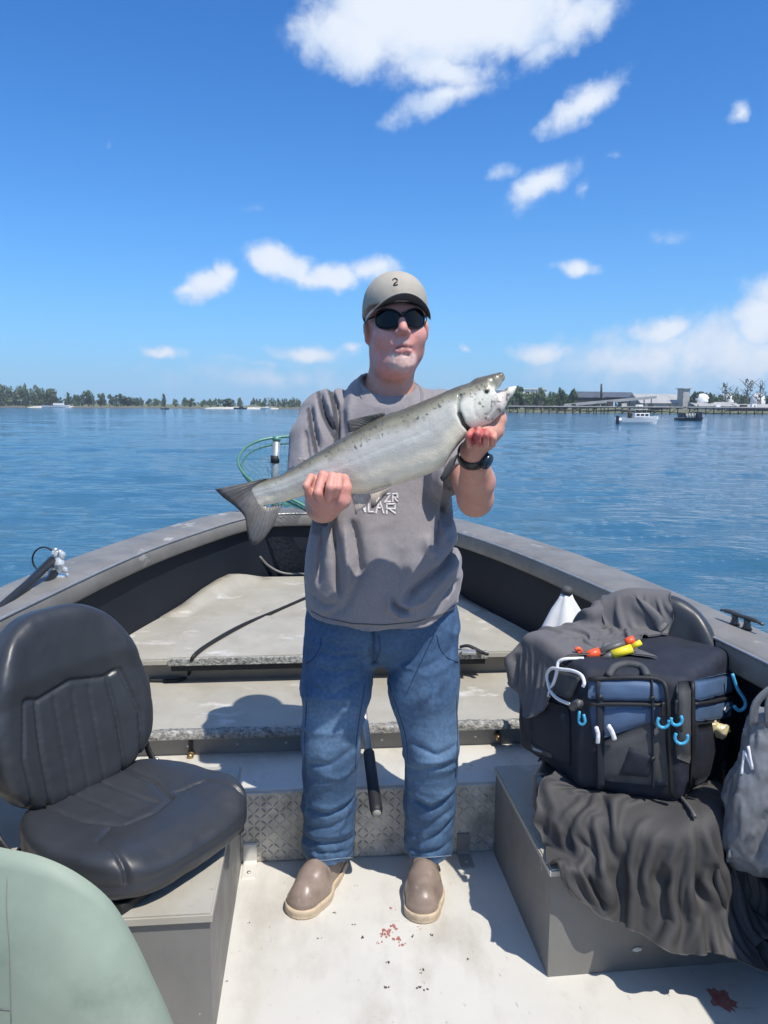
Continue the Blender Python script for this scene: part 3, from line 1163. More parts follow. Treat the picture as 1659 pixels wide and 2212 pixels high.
grime_or_tone(M_floor, (0.36, 0.33, 0.28), 5.0, 0.50, 0.70, 0.65, (1, .45, 1), 3)
grime_or_tone(M_floor, (0.22, 0.20, 0.18), 60.0, 0.64, 0.70, 0.6, (1, .35, 1), 5)
grime_or_tone(M_floor, (0.25, 0.24, 0.22), 14.0, 0.66, 0.74, 0.5, (.3, 1, 1), 9)
grime_or_tone(M_bench, (0.30, 0.27, 0.21), 4.0, 0.50, 0.70, 0.6, (1, .6, 1), 2)
grime_or_tone(M_bench, (0.62, 0.61, 0.58), 7.0, 0.60, 0.68, 0.7, (.6, 1, 1), 6)
grime_or_tone(M_bench, (0.16, 0.14, 0.12), 70.0, 0.64, 0.70, 0.6, (.5, 1, 1), 8)
grime_or_tone(M_gun, (0.42, 0.41, 0.38), 6.0, 0.61, 0.65, 0.7, (1, .5, 1), 4)
grime_or_tone(M_gun, (0.13, 0.125, 0.12), 30.0, 0.62, 0.70, 0.6, (1, .4, 1), 7)
grime_or_tone(M_boxp, (0.42, 0.42, 0.40), 26.0, 0.69, 0.71, 0.8, (1, 1, .6), 1)
grime_or_tone(M_boxp, (0.11, 0.105, 0.10), 5.0, 0.52, 0.72, 0.5, (1, 1, .4), 3)
grime_or_tone(M_plate, (0.20, 0.19, 0.17), 9.0, 0.50, 0.68, 0.75, (1, 1, 1), 2)
grime_or_tone(M_plate, (0.72, 0.69, 0.62), 18.0, 0.60, 0.68, 0.6, (1, 1, 1), 5)
grime_or_tone(M_nonskid, (0.62, 0.61, 0.58), 30.0, 0.56, 0.64, 0.8, (1, 1, 1), 5)
outer_h = catmull([(1.27, -1.2), (1.27, 0.4), (1.265, 1.5), (1.25, 2.1), (1.205, 2.7), (1.12, 3.25), (1.0, 3.72), (0.81, 4.26), (0.64, 4.62), (0.50, 4.79), (0.34, 4.86), (0, 4.88)], 6)
inner_h = catmull([(1.13, -1.2), (1.13, 0.4), (1.125, 1.5), (1.08, 2.1), (0.99, 2.7), (0.89, 3.25), (0.765, 3.72), (0.585, 4.2), (0.46, 4.46), (0.35, 4.58), (0.22, 4.635), (0, 4.645)], 6)
out_c = np.concatenate([outer_h * [1, 1], (outer_h * [-1, 1])[::-1][1:]]) + [XC, 0]
inn_c = np.concatenate([inner_h * [1, 1], (inner_h * [-1, 1])[::-1][1:]]) + [XC, 0]
GZ = 0.80


def sheer(y):
    return GZ + 0.022 * max(0.0, (y - 3.0) / 1.9) ** 1.5


R, RH, RP = [], [], []
for o_, i_ in zip(out_c, inn_c):
    d = i_ - o_
    L = np.linalg.norm(d)
    d = d / L
    z = sheer(i_[1])
    pr = [(-0.018, -0.095), (-0.026, -0.05), (-0.022, -0.015), (-0.004, -0.001), (0.02, 0.0), (L * .5, 0.006), (L - 0.022, 0.0), (L - 0.004, -0.006), (L + 0.002, -0.02), (L + 0.004, -0.072), (L - 0.004, -0.082), (L - 0.05, -0.084), (0.02, -0.098)]
    R.append([(o_[0] + d[0] * a, o_[1] + d[1] * a, z + h) for a, h in pr])
    RH.append([(o_[0] + d[0] * a, o_[1] + d[1] * a, zz) for a, zz in ((0.004, z - .06), (0.02, 0.45), (0.07, 0.1), (0.14, -0.2), (0.24, -0.42))])
    zt = z - 0.05
    RP.append([(i_[0] - d[0] * a, i_[1] - d[1] * a, zz) for a, zz in ((0.045, zt), (0.036, 0.62), (0.036, 0.44), (0.05, 0.2), (0.06, -0.02))])
hull = rings('hull', RH, M_gun, boat, False, False)
gun = rings('gunwale', R, M_gun, boat, False, True)
rings('side_panel', RP, M_panel, boat, False, False)
# rub strip along the inner lip top: worn bright edge
tube('edge_bead', [(i_[0], i_[1], sheer(i_[1]) - 0.006) for i_ in inn_c[10:-10:2]], 0.0045, M_alu, gun, 6)


def half_inner(y, off):
    """inner half width at station y"""
    return float(np.interp(y, inner_h[:, 1], inner_h[:, 0])) + off


def deck_poly(y0, y1, off, n=14):
    ys = np.linspace(y0, y1, n)
    return [(XC + half_inner(y, off), y) for y in ys] + [(XC - half_inner(y, off), y) for y in ys[::-1]]


# floor, riser, step, bench, fore deck
prism('floor', [(XC + 1.10, -1.1), (XC + 1.10, 2.345), (XC - 1.10, 2.345), (XC - 1.10, -1.1)], -0.06, 0.0, M_floor, boat)
fl = bpy.data.objects['floor']
box('joint', (0.3, 1.35, 0.0005), (1.4, 0.004, 0.003), M_seam, fl, 0)
riser = box('tread_riser', (XC, 2.36, 0.118), (2.1, 0.05, 0.234), M_plate, boat, 0.004)
# raised diamonds of the tread plate
V, Fc = [], []
for i in range(88):
    for j in range(11):
        x, z = -0.86 + i * 0.0205 + random.uniform(-.0008, .0008), 0.012 + j * 0.0205 + random.uniform(-.0008, .0008)
        a = (0.78 if (i + j) % 2 else -0.78) + random.uniform(-.08, .08)
        wear = random.choice((1, 1, 1, .7, .45)) * (.35 if fbm(np.array([[x, 0, z]]), 9, 2)[0] > .22 else 1)
        c, s = math.cos(a), math.sin(a)
        k = len(V)
        l, w = 0.0125, 0.0042
        for (p, q, yy) in ((-l, 0, 0), (0, -w, 0), (l, 0, 0), (0, w, 0), (-l * .55, 0, -0.0035 * wear), (l * .55, 0, -0.0035 * wear)):
            V.append((x + p * c - q * s, 2.3345 + yy, z + p * s + q * c))
        Fc += [(k, k + 1, k + 4), (k + 1, k + 5, k + 4), (k + 1, k + 2, k + 5), (k + 2, k + 3, k + 5), (k + 3, k + 4, k + 5), (k + 3, k, k + 4)]
o = mk('tread_pattern', V, Fc, M_plate, riser, False)
tag(o, kind='stuff')
prism('step_deck', deck_poly(2.34, 2.66, 0.03, 4), 0.19, 0.24, M_floor, boat, 0.004)
prism('bench_front', deck_poly(2.62, 2.66, 0.028, 3), 0.2402, 0.309, M_riser, boat)
prism('bench', deck_poly(2.585, 3.16, 0.034, 8), 0.31, 0.333, M_bench, boat, 0.006)
prism('deck_front', deck_poly(3.125, 3.17, 0.03, 3), 0.3332, 0.416, M_riser, boat)
fd = prism('fore_deck', deck_poly(3.068, 4.58, 0.033, 30), 0.417, 0.440, M_bench, boat, 0.006)
# bench lip: gritty non-skid edging in short worn pieces
bn = bpy.data.objects['bench']
V, Fc = [], []
xs = np.linspace(XC - 0.98, XC + 0.95, 240)
for i, x in enumerate(xs):
    w0 = 0.030 + 0.012 * fbm(np.array([[x, 1, 0]]), 25, 3)[0]
    w0 = max(0.006, w0) if abs(x + .35) > .0 else w0
    V += [(x, 2.583, 0.312), (x, 2.579, 0.330), (x, 2.587, 0.3365 + 0.004 * random.random()), (x, 2.587 + w0, 0.3355 + 0.003 * random.random()), (x, 2.59 + w0, 0.330)]
for i in range(len(xs) - 1):
    for k in range(4):
        Fc.append((i * 5 + k, (i + 1) * 5 + k, (i + 1) * 5 + k + 1, i * 5 + k + 1))
mk('edge_strip', V, Fc, M_nonskid, bn, True)
# hatch on the fore deck with a raised lip and a dark strip painting the shadow under it
hp = [(-0.58, 3.05), (0.72, 3.05), (0.72, 3.66), (-0.58, 3.66)]
prism('hatch', hp, 0.4405, 0.452, M_bench, fd, 0.004)
box('hatch_lip', (0.07, 3.046, 0.434), (1.3, 0.012, 0.03), M_nonskid, fd, 0.003)
box('hatch_shadow_gap', (0.07, 3.060, 0.405), (1.28, 0.014, 0.022), M_seam, fd, 0.0)
# raised flange of the deck along the side panels, ending at the bow recess
for sgn in (-1, 1):
    R = []
    for y, hh in ((3.70, .002), (3.9, .012), (4.1, .045), (4.25, .062), (4.36, .066), (4.44, .050), (4.53, .010)):
        w0 = half_inner(y, .034)
        R.append([(XC + sgn * w0, y, .436), (XC + sgn * w0, y, .441 + hh), (XC + sgn * (w0 - .05), y, .441 + hh * .9), (XC + sgn * (w0 - .13), y, .4412), (XC + sgn * (w0 - .13), y, .436)])
    rings('side_flange', R, M_bench, fd, True, True, True)
tube('bow_trim', catmull([(XC - .39, 4.60, .56), (XC - .34, 4.615, .50), (XC - .26, 4.615, .455), (XC - .15, 4.612, .446), (XC + .2, 4.612, .446), (XC + .30, 4.61, .47), (XC + .38, 4.60, .56)], 6), 0.008, M_boxp, fd, 8)

# seat boxes
bxl = prism('seat_box', [(-0.235, 1.617), (-0.235, 2.325), (-1.06, 2.325), (-1.06, 1.617)], 0.0, 0.315, M_boxp, boat, 0.005)
prism('box_lid', [(-0.228, 1.606), (-0.228, 2.325), (-1.06, 2.325), (-1.06, 1.606)], 0.3155, 0.335, M_bench, bxl, 0.004)
bxr = prism('seat_box', [(1.112, 1.775), (1.112, 2.325), (0.585, 2.325), (0.593, 1.763)], 0.0, 0.285, M_boxp, boat, 0.005)
prism('box_lid', [(1.118, 1.762), (1.118, 2.325), (0.578, 2.325), (0.586, 1.752)], 0.2855, 0.303, M_bench, bxr, 0.004)
for (x, z) in ((.78, .21), (.83, .06), (.63, .25), (.95, .16)):
    bm = bmesh.new()
    bmesh.ops.create_icosphere(bm, subdivisions=1, radius=0.006 + .004 * random.random())
    bmesh.ops.scale(bm, vec=(1.6, .25, .8), verts=bm.verts)
    bmesh.ops.translate(bm, vec=(x, 1.766, z), verts=bm.verts)
    from_bm('paint_chip', bm, M_floor, bxr)


# rivets along the bench front and the box lids
bm = bmesh.new()
bmesh.ops.create_icosphere(bm, subdivisions=1, radius=.0055)
rv = bpy.data.meshes.new('rivet')
bm.to_mesh(rv)
bm.free()
rv.materials.append(M_alu)
for k in range(11):
    o = link('rivet', rv, bn, (XC - .85 + k * .17, 2.6195, .272))
    o.scale = (1, .4, 1)
for k in range(9):
    o = link('rivet', rv, riser, (XC - .72 + k * .18, 2.334, .226))
    o.scale = (1, .4, 1)


# hinge straps over the floor joint
def strap(u, v, mat, wd=0.042):
    p = BL(W(u, v, z=0.0))
    r_ = empty('hinge_strap', (p.x, 2.3345, 0))
    r_.parent = boat
    prof = [(-0.004, 0.070), (-0.008, 0.066), (-0.008, 0.012), (-0.016, 0.005), (-0.085, 0.005), (-0.088, 0.0), (0.0, 0.0005), (0.0, 0.070)]
    R = [[(s * wd / 2, a, h) for a, h in prof] for s in (-1, -.8, .8, 1)]
    rings('plate', R, mat, r_, True, True, False)
    V, Fc = tube_geo([(0, -0.062, 0.004), (0, -0.062, 0.009)], 0.006, 10)
    mk('screw', [tuple(v) for v in V], Fc, M_alu, r_)


strap(541, 1865, M_floor)
strap(1002, 1848, M_riser)


def snap(u, v, Y):
    d = ray(u, v)
    # sight line meets the bench riser plane Y (boat frame)
    dl = BL(d)
    tt = Y / dl.y
    p = Vector((0, 0, CAMZ)) + Vector(dl) * tt
    r_ = empty('snap_fastener', (p.x, Y, p.z))
    r_.parent = boat
    R = [[(a * math.cos(q), -h, a * math.sin(q)) for q in np.linspace(0, 6.283, 12, endpoint=False)] for a, h in ((.013, 0), (.013, .006), (.008, .010), (.008, .020), (.012, .022), (.010, .030), (.004, .033))]
    rings('knob', R, M_brass, r_)
    box('tab', (0, -0.004, 0.030), (0.014, 0.006, 0.05), M_blackrub, r_, 0.002)


snap(413, 1628, 2.618)
snap(1073, 1588, 2.618)

# cleat on the starboard gunwale
p = BL(W(1600, 1352, z=0.806))
cl = empty('cleat', (p.x, p.y, 0.806), 0.32, 'dark horn cleat bolted on the right gunwale', 'cleat')
cl.location = W(1600, 1352, z=0.806)
cl.rotation_euler = (0, 0, 0.30)
cl.scale = (1, 1, .75)
M_cleat = nmat('dull_cleat_metal', (.10, .095, .09), .4, metal=.6, var=.3, vscale=60)
for sy in (-.025, .025):
    R = [[(a * math.cos(q), sy + a * math.sin(q), h) for q in np.linspace(0, 6.283, 10, endpoint=False)] for a, h in ((.016, -0.004), (.012, .006), (.009, .022), (.011, .034))]
    rings('foot', R, M_cleat, cl)
tube('horn', catmull([(0, -.085, .036), (0, -.05, .042), (0, 0, .040), (0, .05, .042), (0, .085, .036)], 5), [.0055] * 4 + [.009] * 14 + [.0055] * 3, M_cleat, cl, 8)

# blood and debris on the floor
M_blood = nmat('dried_blood', (0.33, 0.075, 0.06), 0.5, var=0.4, vscale=60, color2=(0.42, 0.20, 0.17))
M_debris = nmat('dark_scale_bits', (0.07, 0.055, 0.045), 0.8, var=0.5, vscale=90)


def blotch(name, u, v, rpx, mat, lobes=11, ragged=.5, parent=None):
    c = BL(W(u, v, z=0))
    r0 = rpx / FPX * 2.1
    V = [(c.x, c.y, 0.0016)]
    n = lobes * 3
    for k in range(n):
        a = 6.283 * k / n
        r = r0 * (1 + ragged * (random.random() * 2 - 1))
        V.append((c.x + r * math.cos(a), c.y + 1.5 * r * math.sin(a), 0.0012))
    Fc = [(0, 1 + k, 1 + (k + 1) % n) for k in range(n)]
    return mk(name, V, Fc, mat, fl, False)


for (u, v, r) in ((835, 2010, 7), (850, 2003, 6), (828, 2022, 5), (843, 2017, 4), (858, 2030, 6), (916, 1978, 5), (924, 1983, 4), (848, 1962, 3), (820, 2035, 3), (868, 2038, 5), (905, 2006, 2)):
    for q in range(5):
        blotch('blood_spot', u + random.uniform(-8, 8), v + random.uniform(-5, 5), r * random.uniform(.25, .6), M_blood, 6, .7)
for (u, v, r) in ((764, 1998, 2.5), (785, 2025, 3.5), (536, 1995, 2.2), (690, 2027, 2), (720, 1972, 2.5), (895, 2022, 3), (930, 2020, 4), (838, 2078, 3.5), (912, 2094, 3), (908, 2103, 2), (836, 2132, 3.5), (1010, 2072, 3), (905, 2134, 4), (920, 2138, 3), (490, 2120, 1.5), (770, 1915, 1.5)):
    for q in range(3):
        blotch('scale_fleck', u + random.uniform(-5, 5), v + random.uniform(-2, 2), r * random.uniform(.3, .7), M_debris, 4, .75)
blotch('wet_stain', 1560, 2160, 22, M_blood, 9, .35)

# black cable lying over the fore deck
cp = [W(664, 1290, z=.447), W(600, 1318, z=.447), W(520, 1352, z=.462), W(450, 1392, z=.462), W(418, 1418, z=.458), W(412, 1440, z=.40), W(405, 1460, z=.345), W(380, 1470, z=.340), W(320, 1470, z=.340)]
o = tube('cable', catmull([tuple(q) for q in cp], 8), 0.008, M_blackrub, None, 8)
tag(o, 'black cable snaking over the pale fore deck', 'cable')

# bungee hook lying on the bench edge right of the man
bh = empty('bungee_hook', W(1010, 1405, z=.452), 0, 'small black strap with buckle on the fore deck right of the man', 'strap')
tube('strap', catmull([(-.03, .01, .012), (0, 0, .02), (.03, -.015, .012), (.06, -.03, -.0), (.075, -.05, .0)], 5), .006, M_blackrub, bh, 6, flat=1.8)
box('buckle', (.0, -.04, .006), (.06, .04, .012), M_alu, bh, .003)
# ------------------------------------------------------------------ the man
def PX(u, v, y):
    return np.array(W(u, v, y=y), np.float32)


M_skin = nmat('skin', (0.5, 0.27, 0.21), 0.5, attr='Col', var=0.10, vscale=55, bump=0.35, bscale=330, bdist=0.0016, sss=0.10, spec=0.4)
M_shirt = nmat('grey_knit_shirt', (0.235, 0.220, 0.230), 0.85, attr='Col', var=0.12, vscale=160, bump=0.18, bscale=900, bdist=0.001, sheen=0.15)
M_rib = nmat('grey_rib_knit', (0.20, 0.188, 0.197), 0.85)
M_denim = nmat('blue_denim', (0.05, 0.13, 0.30), 0.85, attr='Col', var=0.28, vscale=95, bump=0.3, bscale=700, bdist=0.0012)
M_seamd = nmat('denim_seam', (0.03, 0.06, 0.12), 0.9)
M_boot = nmat('tan_rubber_boot', (0.235, 0.182, 0.150), 0.38, var=0.16, vscale=22, rvar=0.1, bump=0.08, bscale=120, bdist=0.002)
grime_or_tone(M_boot, (0.13, 0.10, 0.085), 14.0, 0.54, 0.70, 0.6, (1, 1, 1), 3)
grime_or_tone(M_boot, (0.36, 0.31, 0.27), 40.0, 0.62, 0.70, 0.5, (1, 1, 1), 6)
M_sole = nmat('cream_rubber_sole', (0.52, 0.42, 0.30), 0.6, var=0.12, vscale=30)
grime_or_tone(M_sole, (0.25, 0.20, 0.15), 25.0, 0.52, 0.68, 0.6, (1, 1, 1), 2)
M_cap = nmat('tan_cotton_cap', (0.33, 0.31, 0.27), 0.85, attr='Col', var=0.05, vscale=40, bump=0.25, bscale=800, bdist=0.001)
M_brim = nmat('dark_cap_brim', (0.075, 0.08, 0.09), 0.8, bump=0.2, bscale=700, bdist=0.001)
M_lens = nmat('black_lens', (0.003, 0.004, 0.008), 0.08, spec=0.25)
M_frame = nmat('black_plastic', (0.012, 0.012, 0.014), 0.35)
M_print = nmat('white_shirt_print', (0.62, 0.60, 0.60), 0.8, var=0.25, vscale=120)

person = empty('person', (-0.01, 2.2, 0), 0, 'man in grey shirt, jeans, tan cap and sunglasses holding up a salmon', 'person')
ORG = Vector((-0.01, 2.2, 0))


def P0(o):
    """children of the person are modelled in place"""
    o.location = -ORG
    return o


HC = np.array((0.030, 2.160, 1.672), np.float32)
HR = rotm(-0.05, -0.045, 0.14)            # head: chin slightly up, turned to his left


def hl(P):
    return (P - HC) @ HR


def hw(p):
    return np.array(p, np.float32) @ HR.T + HC


# hands: measured finger positions -------------------------------------------------------------
def rh(cx, cy, y):                         # right hand, from the close-up survey
    return PX((680 + cx / 9.217) * .9279, (1060 + cy / 9.217) * .9279, y)


def lh(cx, cy, y):                         # left hand
    return PX((1040 + cx / 9.217) * .9279, (860 + cy / 9.217) * .9279, y)


R_ELB, R_WR = np.array((-0.172, 2.13, 1.185)), rh(690, 1160, 1.762)
L_WR, L_ELB = PX(1021, 975, 1.80), PX(1027, 1075, 1.965)
SH_R, SH_L = np.array((-0.180, 2.215, 1.425)), np.array((0.180, 2.215, 1.425))


def head_sdf(P):
    q = hl(P)
    d = s_ell(q, (0, .022, .030), (.078, .098, .098))
    d = smin(d, s_ell(q, (0, -.018, -.048), (.066, .078, .088)), .03)
    d = smin(d, s_ell(q, (0, .000, -.068), (.0685, .073, .052)), .03)       # heavy jaw
    d = smin(d, s_ell(q, (0, -.068, -.113), (.034, .027, .026)), .022)      # chin
    for s in (-1, 1):
        d = smin(d, s_sph(q, (s * .040, -.056, -.036), .031), .022)         # cheeks
        d = smin(d, s_ell(q, (s * .079, .016, -.016), (.0095, .021, .031), rotm(.12, 0, s * .5)), .005)  # ears
        d = smax(d, -s_ell(q, (s * .088, .012, -.018), (.006, .010, .017)), .004)
        d = smin(d, s_sph(q, (s * .0125, -.101, -.034), .0095), .008)       # nostril wings
        d = smax(d, -s_ell(q, (s * .034, -.100, .006), (.018, .014, .011)), .012)   # eye sockets
    d = smin(d, s_cap(q, (-.034, -.078, .028), (.034, -.078, .028), .011), .016)
    d = smin(d, s_cap(q, (0, -.092, .012), (0, -.113, -.027), .0085, .0125), .009)
    for s in (-1, 1):
        d = smax(d, -s_sph(q, (s * .0065, -.108, -.043), .0042), .003)
    d = smin(d, s_ell(q, (0, -.086, -.060), (.030, .012, .016)), .012)       # moustache area
    d = smin(d, s_cap(q, (-.019, -.093, -.0665), (.019, -.093, -.0665), .0055), .005)
    d = smin(d, s_cap(q, (-.016, -.092, -.0795), (.016, -.092, -.0795), .0066), .005)
    d = smax(d, -s_chain(q, [(-.027, -.092, -.0755), (-.012, -.1005, -.0725), (.012, -.1005, -.0728), (.027, -.092, -.0755)], [.0022, .0042, .0042, .0022]), .002)
    d = smax(d, -s_cap(q, (-.014, -.098, -.092), (.014, -.098, -.092), .004), .006)
    # goatee: soft tufted relief
    g = sstep(-np.hypot(q[:, 0] / .042, (q[:, 2] + .104) / .034), -1.0, -0.7) * (q[:, 1] < -.02)
    d = d - .0035 * g - g * .004 * fbm(q, 160, 2)
    return d


def body_sdf(P):
    d = head_sdf(P)
    d = smin(d, s_chain(P, [(.026, 2.185, 1.62), (.018, 2.20, 1.54), (.004, 2.215, 1.44)], [.059, .064, .083]), .03)
    d = smin(d, s_ell(P, (.022, 2.125, 1.560), (.044, .042, .034)), .03)     # under chin
    d = smin(d, s_cap(P, (-.12, 2.22, 1.425), (.12, 2.22, 1.425), .055), .04)
    d = smin(d, s_ell(P, (0, 2.21, 1.28), (.150, .085, .19)), .05)
    d = smin(d, s_ell(P, (0, 2.19, 1.04), (.165, .110, .19)), .05)
    # right arm
    d = smin(d, s_chain(P, [SH_R, R_ELB], [.056, .044]), .02)
    fa = R_ELB * .55 + R_WR * .45
    d = smin(d, s_chain(P, [R_ELB, fa, R_WR], [.044, .043, .030], .01), .015)
    # left arm
    d = smin(d, s_chain(P, [SH_L, L_ELB], [.056, .045]), .02)
    fl_ = L_ELB * .62 + L_WR * .38 + np.array((.006, -.004, .0))
    d = smin(d, s_chain(P, [L_ELB, fl_, L_WR], [.041, .043, .029], .012), .015)
    d = smin(d, s_sph(P, L_ELB + np.array((0, .012, -.012)), .036), .02)
    near = (P[:, 1] < 1.90)
    if near.any():
        Q = P[near]
        e = hands_sdf(Q)
        d[near] = smin(d[near], e, .010)
    return d


def hands_sdf(P):
    # right hand: loose upturned fist, back against the fish
    e = s_cap(P, rh(700, 1150, 1.752), rh(690, 900, 1.735), .030, .034)                     # palm heel
    e = smin(e, s_ell(P, rh(680, 830, 1.722), (.044, .020, .034)), .014)
    e = smin(e, s_ell(P, rh(720, 600, 1.728), (.046, .017, .022)), .012)                    # knuckle row
    fing = [([rh(450, 520, 1.730), rh(400, 470, 1.712), rh(300, 660, 1.694), rh(380, 830, 1.702)], [.0095, .0092, .0086, .0078]),
            ([rh(640, 480, 1.728), rh(660, 425, 1.704), rh(550, 810, 1.682), rh(640, 960, 1.702)], [.0108, .0106, .0100, .0088]),
            ([rh(860, 500, 1.728), rh(855, 455, 1.704), rh(815, 690, 1.684), rh(775, 935, 1.694)], [.0110, .0108, .0104, .0092]),
            ([rh(1010, 520, 1.728), rh(1000, 470, 1.706), rh(985, 690, 1.690), rh(930, 820, 1.704)], [.0105, .0102, .0096, .0086])]
    for pts, rad in fing:
        e = smin(e, s_chain(P, pts, rad, .003), .0022)
    e = smin(e, s_chain(P, [rh(860, 1130, 1.738), rh(1090, 960, 1.716), rh(1160, 700, 1.714), rh(1120, 500, 1.720)], [.020, .0175, .0130, .0115], .006), .006)
    # left hand: fingers hooked in under the gill cover, thumb along the jaw
    f = s_cap(P, lh(560, 1760, 1.792), lh(700, 1440, 1.775), .026, .030)
    f = smin(f, s_ell(P, lh(760, 1400, 1.768), (.032, .022, .030)), .012)
    f = smin(f, s_chain(P, [lh(840, 1560, 1.785), lh(1010, 1300, 1.788), lh(1120, 1060, 1.790), lh(1130, 940, 1.790)], [.021, .0225, .017, .013], .008), .010)
    for pts, rad in [([lh(540, 1330, 1.738), lh(478, 1430, 1.714), lh(500, 1640, 1.726)], [.0086, .0084, .0076]),
                     ([lh(700, 1300, 1.734), lh(655, 1390, 1.704), lh(668, 1640, 1.720)], [.0088, .0087, .0078]),
                     ([lh(860, 1330, 1.738), lh(832, 1410, 1.710), lh(835, 1630, 1.724)], [.0086, .0085, .0076]),
                     ([lh(1010, 1390, 1.746), lh(998, 1460, 1.722), lh(990, 1620, 1.734)], [.0080, .0078, .0070])]:
        f = smin(f, s_chain(P, pts, rad, .002), .0010)
    return np.minimum(e, f)


# finer sampling where the hands and the face are
_wy = (np.array([1.64, 1.86, 2.03, 2.12, 2.34]), np.array([1.64, 1.772, 1.942, 2.002, 2.222]))
_wz = (np.array([.84, 1.19, 1.43, 1.57, 1.80]), np.array([.84, 1.19, 1.356, 1.496, 1.680]))


def body_warp(P):
    return np.stack([P[:, 0], np.interp(P[:, 1], _wy[1], _wy[0]), np.interp(P[:, 2], _wz[1], _wz[0])], 1).astype(np.float32)


V, Q = sdf_geo(body_sdf, (-.30, 1.64, 0.84), (.32, 2.34, 1.80), .0031, warp=body_warp)
C = np.tile(np.array((0.60, 0.315, 0.235), np.float32), (len(V), 1))
q = hl(V)
isface = (q[:, 1] < .0) & (np.abs(q[:, 0]) < .085) & (q[:, 2] > -.15) & (q[:, 2] < .12)
C = lerpc(C, (.66, .31, .275), isface * .85)
C = lerpc(C, (.46, .19, .16), .55 * sstep(-np.linalg.norm(q - A3((0, -.112, -.030)), axis=1), -.024, -.008))
C = lerpc(C, (.42, .15, .14), .9 * (sstep(-np.hypot(q[:, 0] / .022, (q[:, 2] + .0735) / .0115), -1.0, -.75) * (q[:, 1] < -.06)))
C = lerpc(C, (.10, .05, .045), .9 * (sstep(-np.hypot(q[:, 0] / .023, (q[:, 2] + .0725 + .25 * np.abs(q[:, 0]) ** 1.0 * .6) / .0048), -1.0, -.4) * (q[:, 1] < -.06)))
gz = sstep(-np.hypot(q[:, 0] / .046, (q[:, 2] + .104) / .038), -1.0, -.70) * (q[:, 1] < -.02) * sstep(-q[:, 2] + .22 * np.abs(q[:, 0]), .0885, .096)
C = lerpc(C, (.60, .49, .44), np.clip(gz * (.75 + 1.3 * fbm(q, 260, 3)), 0, .9))
ms = sstep(-np.hypot(q[:, 0] / .030, (q[:, 2] + .058) / .008), -1.0, -.6) * (q[:, 1] < -.06)
C = lerpc(C, (.52, .40, .36), ms * .6)
sb = sstep(q[:, 1], -.01, .01) * sstep(-q[:, 1], -.045, -.025) * sstep(q[:, 2], -.03, -.01) * (np.abs(q[:, 0]) > .05)
C = lerpc(C, (.30, .24, .20), sb * (.6 + .6 * fbm(q, 250, 2)))
# stubble shadow line, blood on the gill hand
bl = sstep(-np.linalg.norm((V - lh(680, 1440, 1.718)) / A3((.040, .05, .030)), axis=1), -1.0, -.45)
C = lerpc(C, (.42, .06, .07), np.clip(bl * (.85 + 1.2 * fbm(V, 90, 3)), 0, .95))
rhm = sstep(-np.linalg.norm(V - rh(700, 800, 1.72), axis=1), -.075, -.05)
C = lerpc(C, (.64, .29, .235), rhm * .7)
pk = fbm(V, 26, 3)
C = lerpc(C, (.62, .25, .20), np.clip(pk * .9, 0, .35))
body = P0(mk_np('body', V, Q, M_skin, person, C))

# ------------------------------------------------------------------ shirt
ZS = [.80, .86, .92, .98, 1.04, 1.10, 1.20, 1.30, 1.38, 1.44, 1.48, 1.515, 1.54]
HWS = [.208, .212, .218, .223, .219, .207, .190, .184, .186, .174, .130, .088, .060]
YF = [2.018, 2.010, 2.000, 1.992, 1.990, 2.002, 2.030, 2.055, 2.075, 2.095, 2.115, 2.135, 2.150]
YB = [2.325, 2.330, 2.335, 2.335, 2.330, 2.325, 2.325, 2.330, 2.325, 2.315, 2.300, 2.280, 2.265]
SL_R = [SH_R + A3((.02, 0, .0)), PX(683, 950, 2.15), PX(676, 1030, 2.09)]
SL_L = [SH_L + A3((-.02, 0, .0)), PX(968, 960, 2.13), PX(984, 1036, 2.045)]


def uvz(u, v, y=2.04):
    p = W(u, v, y=y)
    return (p.x, p.z)


